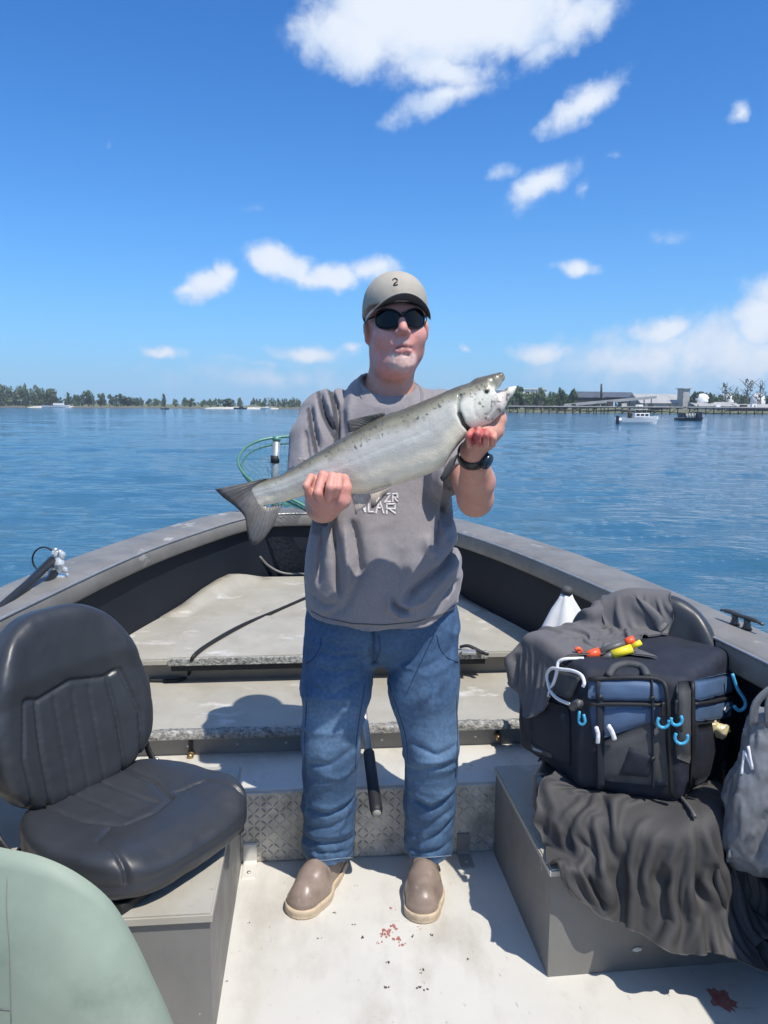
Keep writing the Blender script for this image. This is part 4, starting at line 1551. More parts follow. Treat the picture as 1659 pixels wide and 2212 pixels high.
# creases: polyline (u, v), half width, depth (positive carves), start/end fade
CREASES = [
    ([(716, 1110), (728, 1200), (735, 1290)], .010, .017), ([(760, 1120), (775, 1190), (782, 1240)], .016, .016),
    ([(744, 1130), (752, 1210), (756, 1270)], .012, -.010), ([(700, 1120), (692, 1200), (688, 1270)], .012, .010),
    ([(690, 1345), (745, 1310), (770, 1250), (776, 1200)], .012, .007), ([(672, 1290), (700, 1310), (740, 1300)], .010, .007),
    ([(996, 1190), (950, 1228), (900, 1262), (868, 1296)], .014, .020), ([(990, 1160), (962, 1190), (930, 1230)], .014, -.008),
    ([(1000, 1215), (965, 1245), (920, 1290), (880, 1312)], .010, -.009), ([(994, 1255), (960, 1290), (930, 1325)], .010, .008),
    ([(846, 1282), (848, 1298), (862, 1312), (885, 1316)], .007, .014), ([(838, 1278), (842, 1304), (862, 1324), (888, 1326)], .009, -.011),
    ([(955, 1095), (944, 1150), (938, 1190)], .010, .010), ([(922, 1150), (925, 1180), (940, 1198)], .016, -.010), ([(975, 1085), (966, 1130), (960, 1170)], .010, -.006),
    ([(866, 1180), (862, 1240), (852, 1290)], .020, .006), ([(820, 1150), (815, 1230), (805, 1290)], .022, -.005),
    ([(700, 822), (724, 880), (728, 930), (726, 990)], .006, .015), ([(682, 846), (700, 905), (724, 940)], .006, .014), ([(664, 880), (676, 935), (690, 985)], .006, .013),
    ([(690, 832), (712, 890), (724, 920)], .007, -.006), ([(672, 862), (688, 925), (704, 965)], .007, -.006), ([(656, 930), (662, 970), (668, 1000)], .006, .010),
    ([(742, 815), (736, 880), (742, 950)], .010, .008), ([(758, 830), (750, 890), (752, 940)], .012, -.006), ([(890, 850), (870, 900), (850, 940)], .012, .006),
    ([(955, 1020), (965, 1045), (980, 1062)], .008, .010), ([(668, 1328), (760, 1350), (860, 1352), (960, 1335), (1000, 1305)], .006, .005),
]
CR = [(np.array([uvz(*p) for p in pl], np.float32), w, dp) for pl, w, dp in CREASES]


def pl_dist0(x, pl):
    best = np.full(len(x), 9.0, np.float32)
    for k in range(len(pl) - 1):
        a, b = pl[k], pl[k + 1]
        ba = b - a
        h = np.clip(((x - a) @ ba) / (ba @ ba), 0, 1)
        best = np.minimum(best, np.linalg.norm(x - a - h[:, None] * ba, axis=1))
    return best


def crease_field(P, CR, ylim, gain=1.6):
    x = P[:, [0, 2]]
    tot = np.zeros(len(P), np.float32)
    for pl, w, dp in CR:
        lo, hi = pl.min(0) - 3 * w, pl.max(0) + 3 * w
        m = (x[:, 0] > lo[0]) & (x[:, 0] < hi[0]) & (x[:, 1] > lo[1]) & (x[:, 1] < hi[1]) & (P[:, 1] < ylim)
        if not m.any():
            continue
        y = x[m]
        best = np.full(len(y), 9.0, np.float32)
        fade = np.zeros(len(y), np.float32)
        n = len(pl) - 1
        for k in range(n):
            a, b = pl[k], pl[k + 1]
            ba = b - a
            h = np.clip(((y - a) @ ba) / (ba @ ba), 0, 1)
            d = np.linalg.norm(y - a - h[:, None] * ba, axis=1)
            u = (k + h) / n
            f = np.clip(1.15 - np.abs(2 * u - 1) ** 3, 0, 1)
            better = d < best
            best = np.where(better, d, best)
            fade = np.where(better, f, fade)
        tot[m] += gain * dp * fade * (.55 * np.exp(-(best / w) ** 2) + .45 * np.exp(-best / (w * .55)))
    return tot


def shirt_sdf(P):
    z = P[:, 2]
    a = np.interp(z, ZS, HWS).astype(np.float32)
    yf, yb = np.interp(z, ZS, YF), np.interp(z, ZS, YB)
    cy, cd = ((yf + yb) / 2).astype(np.float32), ((yb - yf) / 2).astype(np.float32)
    ex = np.abs((P[:, 0] + .003) / a)
    ey = np.abs((P[:, 1] - cy) / cd)
    d = ((ex ** 2.3 + ey ** 2.3) ** (1 / 2.3) - 1) * np.minimum(a, cd)
    d = smax(d, z - 1.545, .01)
    for (sh, s) in ((SH_R, -1), (SH_L, 1)):
        d = smin(d, s_cap(P, (s * .080, 2.215, 1.450), sh + A3((-s * .012, 0, -.012)), .046, .068), .035)
    d = smin(d, s_chain(P, SL_R, [.072, .074, .070], .01), .03)
    d = smin(d, s_chain(P, SL_L, [.072, .072, .066], .01), .03)
    # sleeve ends cut square
    for S in (SL_R, SL_L):
        ax = S[2] - S[1]
        ax = ax / np.linalg.norm(ax)
        ee = (P - A3(S[2])) @ A3(ax)
        msk = (np.linalg.norm(P - A3(S[2]), axis=1) < .14) & (np.abs(P[:, 0]) > .155)
        d = np.where(msk, np.maximum(d, ee), d)
    d = d + crease_field(P, CR, 2.24)
    # loose drapery: soft vertical undulation and small wrinkles
    w = np.array(P) * A3((1.0, 1.0, .30))
    d = d + .006 * vnoise(w, 17) - .004 * np.exp(-np.abs(vnoise(P * A3((.9, 1, .55)) + 2, 12)) / .06) + .0025 * fbm(P, 42, 2)
    # hem, ragged a little, a bit higher at the sides; neck opening
    hem = .855 + .018 * np.clip(np.abs(P[:, 0] + .01) / .2, 0, 1) ** 2 + .03 * sstep(P[:, 0], .10, .22)
    d = np.maximum(d, hem + .003 * np.sin(P[:, 0] * 40) - z)
    d = smax(d, -s_ell(P, (.016, 2.155, 1.560), (.092, .094, .088), rotm(-.30, 0, 0)), .006)
    return d


V, Q = sdf_geo(shirt_sdf, (-.34, 1.94, .80), (.34, 2.40, 1.58), .0054, margin=.03)
V = relax(V, Q, 1, .4)
C = np.tile(np.array((.235, .220, .230), np.float32), (len(V), 1))
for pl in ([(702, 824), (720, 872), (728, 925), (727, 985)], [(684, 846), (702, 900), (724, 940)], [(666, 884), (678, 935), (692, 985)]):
    # dark bands coloured along the right sleeve creases
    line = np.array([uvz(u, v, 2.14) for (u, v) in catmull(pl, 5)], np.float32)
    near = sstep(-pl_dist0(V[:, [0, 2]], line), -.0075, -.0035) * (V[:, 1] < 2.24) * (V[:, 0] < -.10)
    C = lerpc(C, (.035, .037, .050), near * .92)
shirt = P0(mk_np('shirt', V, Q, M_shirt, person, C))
# collar rib and hem stitching
nk = []
for a in np.linspace(0, 2 * math.pi, 48, endpoint=False):
    o_ = A3((.016 + .088 * math.cos(a), 2.155 + .092 * math.sin(a), 1.62))
    zz = np.linspace(1.62, 1.40, 90)
    pp = np.stack([np.full(90, o_[0]), np.full(90, o_[1]), zz], 1).astype(np.float32)
    dd = shirt_sdf(pp)
    hit = np.argmax(dd < 0.001)
    nk.append((pp[hit][0], pp[hit][1], pp[hit][2]) if dd.min() < .001 else None)
nk = [p for p in nk if p is not None]
if len(nk) > 30:
    nkc = np.array(nk)
    for _ in range(4):
        nkc = (np.roll(nkc, 1, 0) + nkc + np.roll(nkc, -1, 0)) / 3
    tube('collar', nkc, .0048, M_rib, shirt, 8, True)


# chest print: block letters laid on the cloth
def on_shirt(u, v, off=.0015):
    d = np.array(ray(u, v), np.float32)
    t_ = np.linspace(1.85, 2.45, 600)
    pts = np.array((0, 0, CAMZ), np.float32) + d * t_[:, None].astype(np.float32)
    dd = shirt_sdf(pts)
    k = int(np.argmax(dd < off))
    return pts[k]


STROKES = {'N': [((0, 0), (0, 1)), ((0, 1), (1, 0)), ((1, 0), (1, 1))], 'W': [((0, 1), (.25, 0)), ((.25, 0), (.5, .7)), ((.5, .7), (.75, 0)), ((.75, 0), (1, 1))],
           'E': [((0, 0), (0, 1)), ((0, 0), (1, 0)), ((0, .5), (.8, .5)), ((0, 1), (1, 1))], 'L': [((0, 0), (0, 1)), ((0, 0), (1, 0))],
           'R': [((0, 0), (0, 1)), ((0, 1), (1, 1)), ((1, 1), (1, .5)), ((1, .5), (0, .5)), ((.3, .5), (1, 0))], 'A': [((0, 0), (.5, 1)), ((.5, 1), (1, 0)), ((.2, .4), (.8, .4))],
           'Z': [((0, 1), (1, 1)), ((1, 1), (0, 0)), ((0, 0), (1, 0))], 'D': [((0, 0), (0, 1)), ((0, 1), (.8, .85)), ((.8, .85), (.8, .15)), ((.8, .15), (0, 0))]}


def letter(ch, u0, v0, w, h, thick):
    for a, b in STROKES[ch]:
        n = 7
        du, dv = (b[0] - a[0]) * w, -(b[1] - a[1]) * h
        L = math.hypot(du, dv)
        px_, py_ = -dv / L * thick / 2, du / L * thick / 2
        V, Fc = [], []
        for k in range(n):
            s = -.08 + 1.16 * k / (n - 1)
            cu, cv = u0 + a[0] * w + du * s, v0 - a[1] * h + dv * s
            for (sg, off) in ((-1, .0022), (1, .0022), (1, -.001), (-1, -.001)):
                p = on_shirt(cu + sg * px_, cv + sg * py_)
                V.append((p[0], p[1] - off * .5, p[2]))
        for k in range(n - 1):
            for e in range(4):
                f = (e + 1) % 4
                Fc.append((k * 4 + e, k * 4 + f, (k + 1) * 4 + f, (k + 1) * 4 + e))
        mk('print_stroke', V, Fc, M_print, shirt)


tube('hem_stitch', [tuple(on_shirt(u, np.interp(u, [668, 700, 760, 830, 900, 960, 990], [1318, 1334, 1347, 1350, 1343, 1325, 1308]), .0008)) for u in np.linspace(672, 986, 60)], .0016, M_brim, shirt, 5)
for (ch, u0, v0, w, h) in (('N', 770, 1104, 18, 30), ('L', 796, 1106, 11, 18), ('A', 812, 1107, 16, 24), ('R', 835, 1109, 18, 20), ('Z', 832, 1084, 12, 17), ('R', 848, 1083, 10, 16)):
    letter(ch, u0, v0, w, h, 4.2)

# ------------------------------------------------------------------ jeans
JC = [([(800, 1375), (806, 1420), (812, 1445)], .008, .012), ([(664, 1400), (720, 1412), (780, 1405)], .007, .006), ([(670, 1440), (730, 1448), (790, 1430)], .008, .007),
      ([(668, 1478), (720, 1492), (785, 1462)], .008, .007), ([(690, 1380), (740, 1392), (790, 1385)], .007, .005), ([(900, 1400), (860, 1440), (835, 1480)], .010, .006),
      ([(985, 1400), (930, 1430), (880, 1450)], .010, .005), ([(660, 1640), (720, 1630), (772, 1600)], .010, .007), ([(770, 1655), (730, 1665), (690, 1652)], .010, -.006),
      ([(660, 1748), (710, 1752), (770, 1736)], .008, .010), ([(664, 1736), (715, 1738), (768, 1722)], .010, -.007), ([(658, 1790), (715, 1785), (765, 1765)], .008, .007),
      ([(655, 1826), (710, 1822), (764, 1832)], .007, .009), ([(655, 1808), (710, 1806), (764, 1806)], .009, -.006), ([(655, 1848), (705, 1845), (762, 1852)], .006, .007),
      ([(985, 1600), (940, 1612), (890, 1590)], .009, .008), ([(988, 1640), (930, 1640), (882, 1660)], .010, .008), ([(985, 1622), (935, 1626), (885, 1630)], .010, -.006),
      ([(882, 1720), (930, 1742), (985, 1715)], .007, .012), ([(880, 1705), (930, 1726), (985, 1700)], .010, -.008), ([(980, 1750), (940, 1772), (915, 1800)], .010, .009),
      ([(984, 1775), (950, 1806), (905, 1832)], .008, .010), ([(890, 1760), (905, 1800), (900, 1840)], .009, .007), ([(980, 1835), (930, 1848), (890, 1850)], .006, .006),
      ([(690, 1330), (672, 1400), (668, 1480)], .005, .004), ([(985, 1340), (975, 1400), (970, 1450)], .006, .006), ([(700, 1500), (750, 1520), (780, 1500)], .010, .005)]
JCR = [(np.array([uvz(p[0], p[1], 2.10 if p[1] < 1560 else 2.14) for p in pl], np.float32), w * 1.1, dp) for pl, w, dp in JC]


def jeans_sdf(P):
    z = P[:, 2]
    L = s_chain(P, [(-.122, 2.185, .80), (-.137, 2.165, .64), (-.153, 2.160, .47), (-.160, 2.205, .26), (-.166, 2.235, .06)], [.104, .097, .082, .077, .078], .02)
    Rr_ = s_chain(P, [(.112, 2.185, .80), (.120, 2.165, .64), (.143, 2.160, .47), (.143, 2.210, .26), (.145, 2.245, .06)], [.106, .098, .079, .075, .070], .02)
    pel = s_ell(P, (-.004, 2.185, .86), (.217, .138, .15))
    d = smin(L, Rr_, .018)
    d = smin(d, pel, .03)
    d = d + crease_field(P, JCR, 2.23, 1.15)
    low = sstep(-z, -.34, -.12)
    d = d + .0020 * low * np.sin((z + .03 * np.sin(P[:, 0] * 30) + .02 * np.sin(P[:, 1] * 40)) * 105) * (.4 + vnoise(P, 14) * 1.4)
    w = np.array(P) * A3((.55, .8, 1.0))
    d = d - .0055 * np.exp(-np.abs(vnoise(w * A3((1, 1, .8)), 13)) / .07) + .003 * fbm(w, 36, 3) - .0035 * low * np.exp(-np.abs(vnoise(P * A3((.5, .7, 1.6)), 19)) / .08)
    d = np.maximum(d, (.088 + .004 * np.sin(P[:, 0] * 55 + P[:, 1] * 33)) - z)
    d = np.maximum(d, z - .93)
    return d


V, Q = sdf_geo(jeans_sdf, (-.30, 2.0, .05), (.29, 2.40, .95), .0052, margin=.03)
V = relax(V, Q, 1, .4)
C = np.tile(np.array((.050, .108, .205), np.float32), (len(V), 1))
fade = np.clip(sstep(-np.abs(V[:, 2] - .52), -.22, -.02) * .6 + fbm(V, 12, 2) * .8, 0, 1) * (V[:, 1] < 2.15)
C = lerpc(C, (.135, .235, .365), fade * .9)
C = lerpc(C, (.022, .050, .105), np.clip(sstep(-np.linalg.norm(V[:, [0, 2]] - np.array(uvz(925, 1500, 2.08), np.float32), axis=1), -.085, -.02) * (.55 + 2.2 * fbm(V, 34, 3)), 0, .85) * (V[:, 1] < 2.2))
C = lerpc(C, (.15, .24, .36), .7 * sstep(-V[:, 2], -.104, -.092))
C = lerpc(C, (.025, .062, .135), np.clip(fbm(V + 3, 9, 2) * 1.0, 0, .5))
jeans = P0(mk_np('jeans', V, Q, M_denim, person, C))
# side and fly seams
tube('fly_seam', [tuple(PX(u, v, 2.040 + .00035 * (v - 1360))) for (u, v) in ((807, 1362), (808, 1385), (807, 1408), (806, 1425))], .0035, M_seamd, jeans, 6)


def on_jeans(u, v):
    d = np.array(ray(u, v), np.float32)
    t_ = np.linspace(1.95, 2.32, 300, dtype=np.float32)
    pp = np.array((0, 0, CAMZ), np.float32) + (d / d[1]) * t_[:, None]
    dd = jeans_sdf(pp)
    k = int(np.argmax(dd < .0005)) if dd.min() < .0005 else int(np.argmin(dd))
    return tuple(pp[k])


M_stitch = nmat('denim_stitch', (0.16, 0.22, 0.30), 0.9)
for pl in ([(694, 1378), (690, 1402), (676, 1424), (662, 1434)], [(944, 1372), (950, 1398), (966, 1420), (990, 1430)], [(818, 1372), (821, 1400), (814, 1424), (807, 1434)],
           [(788, 1480), (778, 1540), (770, 1600), (768, 1660)], [(838, 1470), (858, 1530), (876, 1590), (882, 1650)], [(663, 1500), (659, 1600), (660, 1700)], [(986, 1500), (988, 1600), (984, 1680)]):
    tube('pocket_seam', [on_jeans(u, v) for (u, v) in catmull(pl, 6)], .0019, M_seamd, jeans, 5)
tube('hem_stitch', [on_jeans(u, 1856 + 3 * math.sin((u - 660) / 20)) for u in np.linspace(662, 762, 14)], .0018, M_stitch, jeans, 5)
tube('hem_stitch', [on_jeans(u, 1850 + 2 * math.sin((u - 890) / 20)) for u in np.linspace(892, 976, 12)], .0018, M_stitch, jeans, 5)


# ------------------------------------------------------------------ boots
def make_boot(heel, toe):
    heel, toe = A3((*heel, 0)), A3((*toe, 0))
    ax = toe - heel
    L = float(np.linalg.norm(ax))
    ax /= L
    sd = A3((-ax[1], ax[0], 0))

    def loc(P):
        r_ = P - heel
        return np.stack([r_ @ ax, r_ @ sd, P[:, 2]], 1)

    def out2(q, grow):
        z0 = np.stack([q[:, 0], q[:, 1], np.zeros(len(q))], 1).astype(np.float32)
        return s_chain(z0, [(.036, 0, 0), (.10, 0, 0), (.195, .002, 0), (L - .052, 0, 0)], [.036 + grow, .037 + grow, .050 + grow, .049 + grow], .03)

    def up(P):
        q = loc(P)
        top = np.interp(q[:, 0], [0, .06, .11, .16, .22, L - .02, L], [.24, .24, .20, .118, .094, .078, .060])
        d = smax(out2(q, -.001) + np.clip(q[:, 2] - .03, 0, 1) * .16, (q[:, 2] - top.astype(np.float32)) * .8, .045)
        d = np.maximum(d, .022 - q[:, 2])
        d = d + .0025 * vnoise(P, 34) - .002 * np.exp(-((q[:, 2] - .038) / .004) ** 2)
        # flex creases over the instep
        d = d + .0025 * np.exp(-((q[:, 0] - .165) / .006) ** 2) * (q[:, 2] > .06)
        return d

    def so(P):
        q = loc(P)
        d = smax(out2(q, .005), np.abs(q[:, 2] - .0135) - .013, .004)
        d = d + .0022 * np.exp(-((q[:, 2] - .009) / .0025) ** 2)
        return d
    lo = np.minimum(heel, toe) - .09
    hi = np.maximum(heel, toe) + .09
    lo[2], hi[2] = -.01, .27
    r_ = empty('boot')
    r_.parent = person
    r_.location = -ORG
    V, Q = sdf_geo(up, lo, hi, .0042)
    mk_np('upper', relax(V, Q, 1, .4), Q, M_boot, r_)
    hi[2] = .06
    V, Q = sdf_geo(so, lo, hi, .0036)
    mk_np('sole', V, Q, M_sole, r_)


make_boot((-.135, 2.310), (-.247, 2.030))
make_boot((.142, 2.325), (.113, 2.012))


# ------------------------------------------------------------------ cap, sunglasses, watch
def cap_sdf(P):
    q = hl(P)
    d = s_ell(q, (0, .018, .040), (.0885, .110, .094))
    d = smin(d, s_ell(q, (0, -.018, .070), (.074, .082, .064)), .03)
    cut = .046 - .030 * sstep(q[:, 1], -.05, .06)
    d = np.maximum(d, cut - q[:, 2] - .35 * np.clip(q[:, 1], 0, 1))
    a = np.arctan2(q[:, 0], q[:, 1])
    d = d + .0011 * np.exp(-(np.sin(a * 3) / .07) ** 2) + .0009 * vnoise(P, 60)
    d = d - .0012 * np.exp(-((q[:, 2] - .040 + .35 * np.clip(q[:, 1], 0, 1)) / .006) ** 2)
    return d


V, Q = sdf_geo(cap_sdf, HC - .15, HC + A3((.15, .16, .16)), .0032)
q = hl(V)
C = np.tile(np.array((.40, .365, .305), np.float32), (len(V), 1))
C = lerpc(C, (.060, .066, .078), sstep(q[:, 1], .012, .016))
cap_o = P0(mk_np('cap', V, Q, M_cap, person, C))
# curved brim
nu, nv = 25, 9
top_, bot_ = [], []
for i in range(nu):
    a = -1.30 + 2.60 * i / (nu - 1)
    for j in range(nv):
        s = j / (nv - 1)
        fx, fy = .084 * math.sin(a), .018 - .100 * math.cos(a)
        ext = (.070 * max(0, math.cos(a * 1.10)) ** .55 + .002) * s
        x = fx * (1 + .10 * s)
        y = fy - ext
        z = .043 + .14 * ext - 5.2 * (x ** 2) * (.55 + .45 * s) + .004 * math.cos(a)
        top_.append((x, y, z + .0022))
        bot_.append((x, y, z - .0022))
VV = [tuple(hw(p)) for p in top_ + bot_]
Fc = []
N = nu * nv
for i in range(nu - 1):
    for j in range(nv - 1):
        k = i * nv + j
        Fc.append((k, k + 1, k + nv + 1, k + nv))
        Fc.append((N + k, N + k + nv, N + k + nv + 1, N + k + 1))
    k = i * nv + nv - 1
    Fc.append((k, N + k, N + k + nv, k + nv))
brim = mk('brim', VV, Fc, M_cap, cap_o, True, np.tile(np.array((.38, .35, .295), np.float32), (len(VV), 1)))
brim.data.materials.append(M_brim)
for p in brim.data.polygons:
    if min(p.vertices) >= N:
        p.material_index = 1
# small dark crest on the front panel
cr = []
for (x, z) in ((-.006, .006), (-.001, .010), (.005, .007), (.004, .001), (-.001, -.003), (-.005, -.008), (.001, -.009), (.005, -.007)):
    pz = .096 + z
    xx = -.012 + x
    yy = -.30
    ys = np.linspace(-.13, 0, 200)
    pts = np.stack([hw((xx, y_, pz)) for y_ in ys]).astype(np.float32)
    k = int(np.argmax(cap_sdf(pts) < .0008))
    cr.append(tuple(pts[k]))
tube('emblem', catmull(cr, 5), .0020, M_frame, cap_o, 6)

sg = empty('sunglasses')
sg.parent = person
sg.location = -ORG


def lens_pt(s, a, r):
    """wraparound lens: s side, polar (a, r) within the lens outline -> head frame"""
    cx, cz = s * .0365, .001
    ca, sa = math.cos(a), math.sin(a)
    rx, rz = .0355, .0245 * (1.06 if sa > 0 else 1.0)
    x = cx + rx * r * ca + s * .004 * r * max(0, -sa)
    z = cz + rz * r * (abs(sa) ** .85) * (1 if sa > 0 else -1) + .004 * r * ca * s
    ang_ = x / .082
    return hw((.084 * math.sin(ang_), .000 - .106 * math.cos(ang_) ** 1.0, z))


for s in (-1, 1):
    R = [[lens_pt(s, a, r) for a in np.linspace(0, 2 * math.pi, 28, endpoint=False)] for r in (1.0, .8, .55, .3, .05)]
    R = R[:1] + R
    R[0] = [p + (hw((0, .004, 0)) - HC) for p in R[0]]
    rings('lens', R, M_lens, sg, True)
    tube('rim', [lens_pt(s, a, 1.02) for a in np.linspace(0, 2 * math.pi, 28, endpoint=False)], .0019, M_frame, sg, 6, True)
    tube('temple', catmull([tuple(hw((s * .062, -.074, .012))), tuple(hw((s * .076, -.045, .012))), tuple(hw((s * .083, -.01, .010))), tuple(hw((s * .084, .022, .004)))], 5), .0028, M_frame, sg, 6, flat=.6)
tube('bridge', catmull([tuple(lens_pt(-1, .25, 1.0)), tuple(hw((0, -.112, .014))), tuple(lens_pt(1, math.pi - .25, 1.0))], 5), .0026, M_frame, sg, 6)

# wrist watch
wt = empty('wrist_watch')
wt.parent = person
wt.location = -ORG
axw = (L_ELB - L_WR) / np.linalg.norm(L_ELB - L_WR)
cw = L_WR + axw * .012
e1 = np.cross(axw, (0, 0, 1.0))
e1 = np.array((1.0, 0, 0)) - axw * axw[0]
e1 /= np.linalg.norm(e1)
e2 = np.cross(axw, e1)
R = []
for (a_, r_) in ((-.013, .0325), (-.012, .0355), (0, .0368), (.012, .0372), (.013, .034)):
    R.append([cw + axw * a_ + r_ * (math.cos(q_) * e1 + math.sin(q_) * e2) for q_ in np.linspace(0, 6.283, 30, endpoint=False)])
rings('band', R, M_frame, wt, False)
nrm = -e2 if e2[1] > 0 else e2
nrm = nrm * .55 + e1 * .75
nrm /= np.linalg.norm(nrm)
tg = np.cross(nrm, axw)
R = [[cw + nrm * h + r_ * (math.cos(q_) * axw + math.sin(q_) * tg) for q_ in np.linspace(0, 6.283, 24, endpoint=False)] for h, r_ in ((.030, .019), (.043, .0195), (.046, .017), (.0462, .001))]
rings('case', R, nmat('watch_case', (.03, .045, .065), .25, metal=.4), wt)
# ------------------------------------------------------------------ the salmon
def FX(cx, cy):
    """close-up survey of the fish -> (x, z) on its own plane"""
    p = W(426.8 + .4474 * cx, 779.4 + .4474 * cy, y=1.775)
    return np.array((p.x, p.z))


def fish_y(x):
    return 1.800 - .09 * (x + .15)


FA, FB = FX(330, 650), FX(1470, 90)
fe = (FB - FA) / np.linalg.norm(FB - FA)
fn_ = np.array((-fe[1], fe[0]))


def SN(p):
    d = p - FA
    return float(d @ fe), float(d @ fn_)


TOP = [SN(FX(*p)) for p in ((250, 600), (300, 585), (385, 560), (480, 505), (580, 443), (700, 373), (800, 313), (900, 264), (1000, 231), (1120, 181), (1250, 126), (1350, 95), (1420, 76), (1470, 60))]
BOT = [SN(FX(*p)) for p in ((300, 715), (360, 700), (440, 680), (520, 655), (620, 640), (740, 648), (830, 638), (950, 602), (1050, 572), (1150, 532), (1210, 492), (1262, 425), (1310, 370), (1380, 315), (1440, 262), (1480, 235))]
ts, tn = np.array(TOP).T
bs, bn_ = np.array(BOT).T
S0, S1 = -0.035, float(SN(FX(1430, 150))[0])
LF = S1 - S0
TWS = [(-.05, .006), (.0, .011), (.06, .020), (.14, .034), (.24, .046), (.34, .050), (.42, .049), (.50, .043), (.56, .034), (.62, .020)]
tws, twv = np.array(TWS).T


def f_local(P):
    x, z = P[:, 0] - FA[0], P[:, 2] - FA[1]
    s = x * fe[0] + z * fe[1]
    n = x * fn_[0] + z * fn_[1]
    w = P[:, 1] - fish_y(P[:, 0])
    return s, n, w


OPER = np.array([SN(FX(*p)) for p in ((1262, 170), (1250, 215), (1254, 262), (1274, 300), (1308, 334), (1345, 338))], np.float32)
OPD = np.array([SN(FX(*p)) for p in ((1255, 255), (1275, 302), (1310, 338))], np.float32)
THROAT = np.array([SN(FX(*p)) for p in ((1300, 362), (1262, 400), (1236, 440), (1212, 486))], np.float32)


def pl_dist(x, pl):
    best = np.full(len(x), 9.0, np.float32)
    for k in range(len(pl) - 1):
        a, b = pl[k], pl[k + 1]
        ba = b - a
        h = np.clip(((x - a) @ ba) / (ba @ ba), 0, 1)
        best = np.minimum(best, np.linalg.norm(x - a - h[:, None] * ba, axis=1))
    return best


mmpx = .4474 * 1.78 / FPX


def fish_sdf(P):
    s, n, w = f_local(P)
    t_, b_ = np.interp(s, ts, tn), np.interp(s, bs, bn_)
    hh, mid = np.maximum((t_ - b_) / 2, .004).astype(np.float32), ((t_ + b_) / 2).astype(np.float32)
    tw = np.interp(s, tws, twv).astype(np.float32)
    nn_, ww_ = np.abs((n - mid) / hh), np.abs(w / tw)
    d = ((nn_ ** 2.15 + ww_ ** 2.15) ** (1 / 2.15) - 1) * np.minimum(hh, tw)
    d = smax(d, s - S1, .012)
    d = smax(d, S0 - s, .006)
    q = np.stack([s, n, w], 1).astype(np.float32)

    def c3(cx, cy, w_=0):
        a = SN(FX(cx, cy))
        return (a[0], a[1], w_)
    qs = q * A3((1, 1, 1.15))
    up = s_chain(qs, [c3(1370, 128), c3(1430, 100), c3(1458, 80), c3(1464, 84)], [48 * mmpx, 34 * mmpx, 20 * mmpx, 11 * mmpx], .006)
    lo_ = s_chain(qs, [c3(1385, 245), c3(1440, 205), c3(1500, 150), c3(1526, 130)], [58 * mmpx, 42 * mmpx, 22 * mmpx, 9 * mmpx], .006)
    d = smin(d, smin(up, lo_, .004), .010)
    # mouth wedge and maxilla fold
    d = smax(d, -s_chain(qs, [c3(1480, 118), c3(1452, 178)], [17 * mmpx, 4 * mmpx]), .004)
    sn2 = np.stack([s, n], 1).astype(np.float32)
    side = sstep(np.abs(w), .006, .016)
    d = d + side * (.0055 * np.exp(-(pl_dist(sn2, OPER) / .0035) ** 2) + .005 * np.exp(-(pl_dist(sn2, OPD) / .005) ** 2))
    d = d + .006 * np.exp(-(pl_dist(sn2, THROAT) / .006) ** 2)
    mx_ = np.array([SN(FX(*p)) for p in ((1448, 175), (1425, 215), (1395, 262))], np.float32)
    d = d + side * .0022 * np.exp(-(pl_dist(sn2, mx_) / .0025) ** 2)
    pre = np.array([SN(FX(*p)) for p in ((1330, 175), (1320, 225), (1335, 270))], np.float32)
    d = d + side * .0012 * np.exp(-(pl_dist(sn2, pre) / .004) ** 2)
    lat = np.abs(n - mid - .18 * hh)
    d = d + .0006 * np.exp(-(lat / .0016) ** 2) + .0010 * vnoise(P, 70)
    return d


lo = np.array((min(FA[0], FB[0]) - .10, 1.68, min(FA[1], FB[1]) - .12))
hi = np.array((max(FA[0], FB[0]) + .07, 1.90, max(FA[1], FB[1]) + .06))
V, Q = sdf_geo(fish_sdf, lo, hi, .0026)
s, n, w = f_local(V)
t_, b_ = np.interp(s, ts, tn), np.interp(s, bs, bn_)
rel = ((n - (t_ + b_) / 2) / np.maximum((t_ - b_) / 2, .004)).astype(np.float32)
nz = fbm(V, 22, 3)
C = np.tile(np.array((.52, .50, .44), np.float32), (len(V), 1))
C = lerpc(C, (.82, .74, .58), sstep(-rel + .25 * nz, .08, .52))
C = lerpc(C, (.27, .255, .185), sstep(rel + .25 * nz, .36, .72))
C = lerpc(C, (.115, .105, .075), sstep(rel + .12 * nz, .70, .93))
C = lerpc(C, (.60, .59, .54), .6 * np.exp(-((rel - .12) / .10) ** 2) * (s < .40))
headw = sstep(s, .455, .475)
C = lerpc(C, (.76, .73, .61), headw * sstep(-rel, -.62, -.25))
sp = sstep(vnoise(V * A3((1, .4, 1)), 210), .29, .35) * sstep(rel, .40, .55) * (s > .02)
C = lerpc(C, (.06, .06, .05), sp * .85)
scl_ = sstep(vnoise(V * A3((1, .4, 1)) + 5, 150), .10, .2) * sstep(rel, .38, .5) * sstep(-rel, -.93, -.8) * (s > .16) * (s < .42)
C = lerpc(C, (.16, .17, .14), scl_ * .38)
sn2 = np.stack([s, n], 1).astype(np.float32)
C = lerpc(C, (.010, .006, .008), sstep(-pl_dist(sn2, OPD), -.0075, -.003) * .97)  # gill slit and gill cover shading painted into the skin colour
C = lerpc(C, (.22, .23, .20), .7 * sstep(-pl_dist(sn2, OPER), -.0045, -.0015))
C = lerpc(C, (.05, .03, .03), .85 * sstep(-pl_dist(sn2, THROAT), -.010, -.003))
mouth = np.array(SN(FX(1462, 160)), np.float32)
C = lerpc(C, (.05, .03, .035), .9 * sstep(-np.linalg.norm(sn2 - np.array(SN(FX(1474, 128)), np.float32), axis=1), -.013, -.006))
